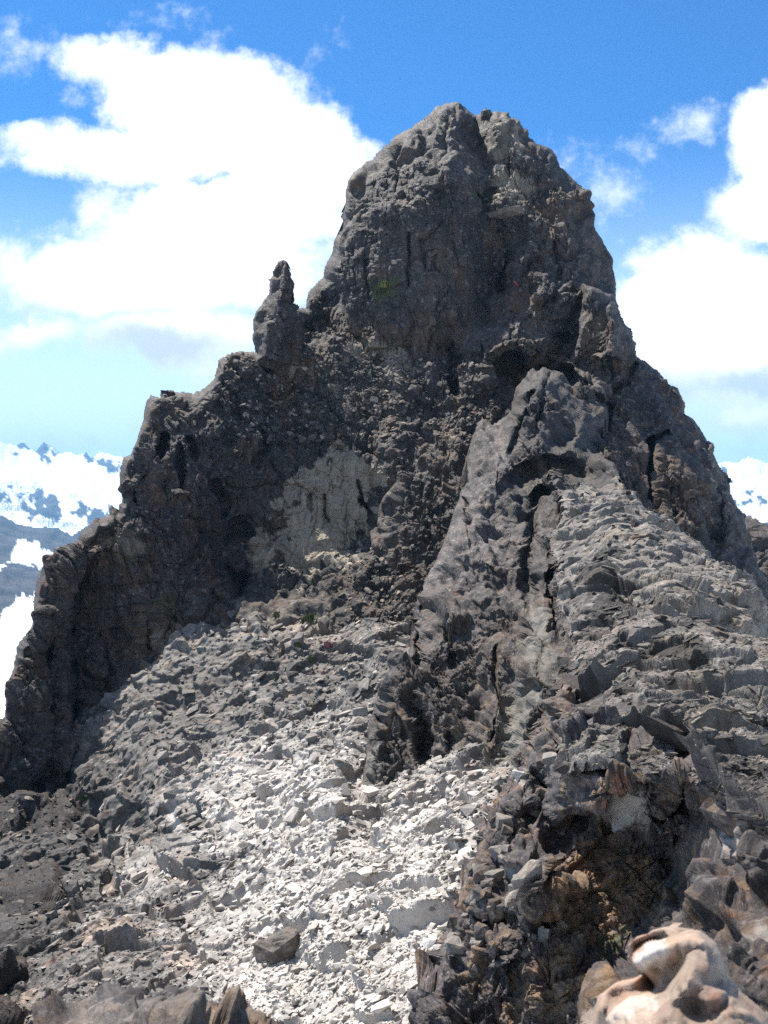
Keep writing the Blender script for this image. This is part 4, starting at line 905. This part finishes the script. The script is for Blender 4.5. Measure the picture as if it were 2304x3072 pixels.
# rock spire left of the peak
sp_o = [(768,1062),(759,1018),(757,975),(770,931),(788,910),(806,877),(810,845),(816,812),(832,783),(846,774),(859,781),(872,816),(879,845),(881,884),(872,908),(888,910),(893,939),(904,960),(908,1004),(915,1060),(920,1130),(850,1160),(740,1140),(745,1075)]
spire = relief('rock_spire', M_FACE, sp_o, [(x, y, 74 if y < 1050 else 75.2) for x, y in sp_o]+[(846,800,73),(850,860,72),(835,900,71.6),(850,950,71.3),(860,1000,71.6),(800,940,72.6)], [[(808,968,71.6),(800,1010,71),(790,1060,70.8)],[(830,960,71.9),(836,1020,71.5),(830,1080,70.8)]], step=2.2, warp=6, soft=1,
 octs=((2.0,0.2),(0.95,0.4),(0.45,0.55),(0.22,0.65)), an=aniso(1,1,1.7,0,10,0), rim=(6,0.6), skirt=1.0, jag=2.5, seed=71, back=1.6, joint=0.1, inward=(0,1,0), tints=dict(ochre=[([(830,850),(870,850),(870,900),(830,900)],6,16,.5)], tone=[]))
tag(spire.o, 'slender dark rock spire standing left of the main peak', 'rock spire')

# pale boulder close to the lens
pb_o = [(1795,3240),(1800,3080),(1806,3042),(1835,3012),(1880,2975),(1950,2962),(1925,2930),(1897,2890),(1905,2865),(1937,2832),(2008,2806),(2063,2785),(2104,2791),(2150,2832),(2175,2878),(2192,2930),(2231,2975),(2271,3010),(2310,3045),(2400,3130),(2420,3240)]
pb_p = [(x, y, 2.42) for x, y in pb_o]+[(1960,2860,2.22),(1930,2880,2.26),(1970,2905,2.33),(1990,2935,2.34),(1950,2925,2.34),(2010,2845,2.2),(2060,2830,2.18),(2110,2840,2.2),(2140,2900,2.16),(2190,3000,2.06),(2260,3060,2.02),
 (1840,3030,2.12),(1800,3060,2.1),(1900,3010,2.12),(1960,2990,2.16),(1850,3120,1.95),(1950,3060,2.0),(2050,3120,1.9),(2150,3150,1.9),(1950,3240,1.85),(2250,3240,1.82)]
pb_l = [[(2075,2860,2.2),(2068,2900,2.06),(2040,2960,2.02),(2000,3010,2.03)],[(2068,2900,2.06),(2100,2960,2.04),(2120,3010,2.0)],[(2045,2890,2.28),(2025,2930,2.28),(2010,2970,2.2)],[(2085,3030,2.08),(2130,3050,2.02),(2180,3070,1.98)]]
pbs = relief('boulder', M_PALE, pb_o, pb_p, pb_l, step=3, warp=7, soft=3, octs=((0.22,0.2),(0.10,0.24),(0.05,0.26),(0.022,0.3),(0.01,0.3)), an=np.eye(3), rim=(34,0.16), skirt=0.2, jag=2.0, seed=83, jump=0.12, tilt=0.5, back=0.4, inward=(0.1,1,-0.3), smn=3, nbrick=0, sm=True,
 tints=dict(pale=[([(1897,2890),(1905,2865),(1937,2832),(1990,2820),(2000,2880),(1940,2910)],14,16,.7),([(1790,3020),(1900,2980),(1960,3000),(1850,3060)],16,26,.4)], ochre=[([(1990,2815),(2060,2800),(2080,2850),(2010,2870)],12,16,1.0),([(2060,2900),(2150,3100),(2000,3100)],20,30,.3)], tone=[([(1980,2850),(2350,2950),(2450,3300),(1950,3300),(1960,3050)],30,30,-0.28)]))  # painted light: pale on the sunlit knob, darker tone on the half-shaded body
tag(pbs.o, 'smooth pale orange boulder nearest the camera', 'boulder')

# alpine plants on the ledges
def leaf_material(name, c):
    m = bpy.data.materials.new(name); m.use_nodes = True; t = NT(m.node_tree); b = t.n['Principled BSDF']
    n = t.noise(t.node('ShaderNodeTexCoord').outputs['Object'], 9.0, 4).outputs['Fac']
    t.l.new(t.mix(n, tuple(0.5*x for x in c), tuple(1.4*x for x in c)), b.inputs['Base Color']); b.inputs['Roughness'].default_value = 0.7
    return m
M_GREEN = leaf_material('plant_green', (0.055, 0.085, 0.02)); M_PINK = leaf_material('plant_pink', (0.28, 0.11, 0.15)); M_YEL = leaf_material('plant_yellow', (0.15, 0.15, 0.035))
def plant(s, x, y, w, h, label, mat, group=None):
    p, nr = at(s, x, y); k = p[1]/F; VV = []; FF = []
    for i in range(70):
        a = random.uniform(0, 6.28); r = min(abs(random.gauss(0, 0.22)), 0.5)*w*k; b = Vector((r*math.cos(a), r*math.sin(a)*0.6, 0.0))
        hh = h*k*random.uniform(0.5, 1.0)*(1-0.5*min(1, r/(w*k))); lean = Vector((math.cos(a), math.sin(a), 0))*hh*random.uniform(0.1, 0.6); sd = Vector((-math.sin(a), math.cos(a), 0))*0.09*h*k
        n = len(VV); VV += [b-sd, b+sd, b+lean*0.5+Vector((0, 0, hh*0.6))+sd*0.8, b+lean*0.5+Vector((0, 0, hh*0.6))-sd*0.8, b+lean+Vector((0, 0, hh))]
        FF += [(n, n+1, n+2, n+3), (n+3, n+2, n+4)]
    me = bpy.data.meshes.new('alpine_plant'); me.from_pydata(VV, [], FF); me.materials.append(mat)
    o = bpy.data.objects.new('alpine_plant', me); COL.objects.link(o); o.location = (p[0], p[1]-0.05, p[2]-0.05)
    tag(o, label, 'plant', group)
GT = 'green tuft of plants growing along the ledge under the pale rock scar'
for x, y, w, h in ((800,1842,42,24),(835,1850,42,26),(868,1858,48,24),(933,1862,42,34),(962,1876,34,28),(910,1866,30,20)): plant(scree, x, y, w, h, GT, M_GREEN, 'tufts on the ledge')
plant(scree, 890, 1938, 26, 20, 'green tuft beside two white stones on the upper scree', M_GREEN)
plant(scree, 980, 1938, 26, 26, 'pink flowering cushion on the upper scree', M_PINK)
plant(scree, 937, 1982, 20, 20, 'lone green tuft below the pink cushion', M_GREEN)
plant(scree, 828, 2036, 24, 18, 'green tuft in the dark outcrop left of the upper scree', M_GREEN)
plant(scree, 250, 2394, 26, 24, 'dark green tuft at the foot of the left cliff', M_GREEN)
plant(peak, 738, 1889, 20, 24, 'dark green tuft in the corner of the left cliff', M_GREEN)
plant(peak, 1150, 862, 34, 26, 'yellow green tuft on the face of the peak', M_YEL)
for x, y, lab in ((880,1922,'white stone beside the green tuft, left of the white pair'), (932,1922,'white stone on the upper scree, right of the white pair')):
    rock_block('stone', lab, 'stone', scree, x, y, 16, 18, seed=int(x), mat=M_SCREE, pale=1, tone=.3, cuts=2)
# small red sling
p, nr = at(peak, 1547, 848)
me = bpy.data.meshes.new('red_sling'); bm = bmesh.new(); pts_ = [Vector((-0.16, 0, 0.16)), Vector((-0.05, -0.02, 0.03)), Vector((0.06, -0.01, -0.1)), Vector((0.14, 0, -0.2))]
for a, b in zip(pts_[:-1], pts_[1:]):
    M = Matrix.Translation((a+b)/2) @ (b-a).to_track_quat('Z', 'Y').to_matrix().to_4x4()
    bmesh.ops.create_cone(bm, cap_ends=True, segments=8, radius1=0.045, radius2=0.045, depth=(b-a).length*1.05, matrix=M)
bm.to_mesh(me); bm.free(); me.materials.append(leaf_material('red_webbing', (0.45, 0.02, 0.04)))
o = bpy.data.objects.new('red_sling', me); COL.objects.link(o); o.location = (p[0], p[1]-0.12, p[2]); tag(o, 'short red sling hanging on the dark rock below the perched slab', 'sling')

# ------------------------------------------------------------------ air
bm = bmesh.new(); bmesh.ops.create_cube(bm, size=1.0)
me = bpy.data.meshes.new('haze'); bm.to_mesh(me); bm.free()
hz = bpy.data.objects.new('haze', me); COL.objects.link(hz); hz.scale = (17000, 17000, 1430); hz.location = (0, 0, -901.5+715); tag(hz, kind='stuff')
m = bpy.data.materials.new('air'); m.use_nodes = True; m.node_tree.nodes.clear(); q = NT(m.node_tree)
v = q.node('ShaderNodeVolumePrincipled'); v.inputs['Color'].default_value = (0.28, 0.62, 1.0, 1); v.inputs['Density'].default_value = 1.6e-4
q.l.new(v.outputs[0], q.node('ShaderNodeOutputMaterial').inputs['Volume']); me.materials.append(m)
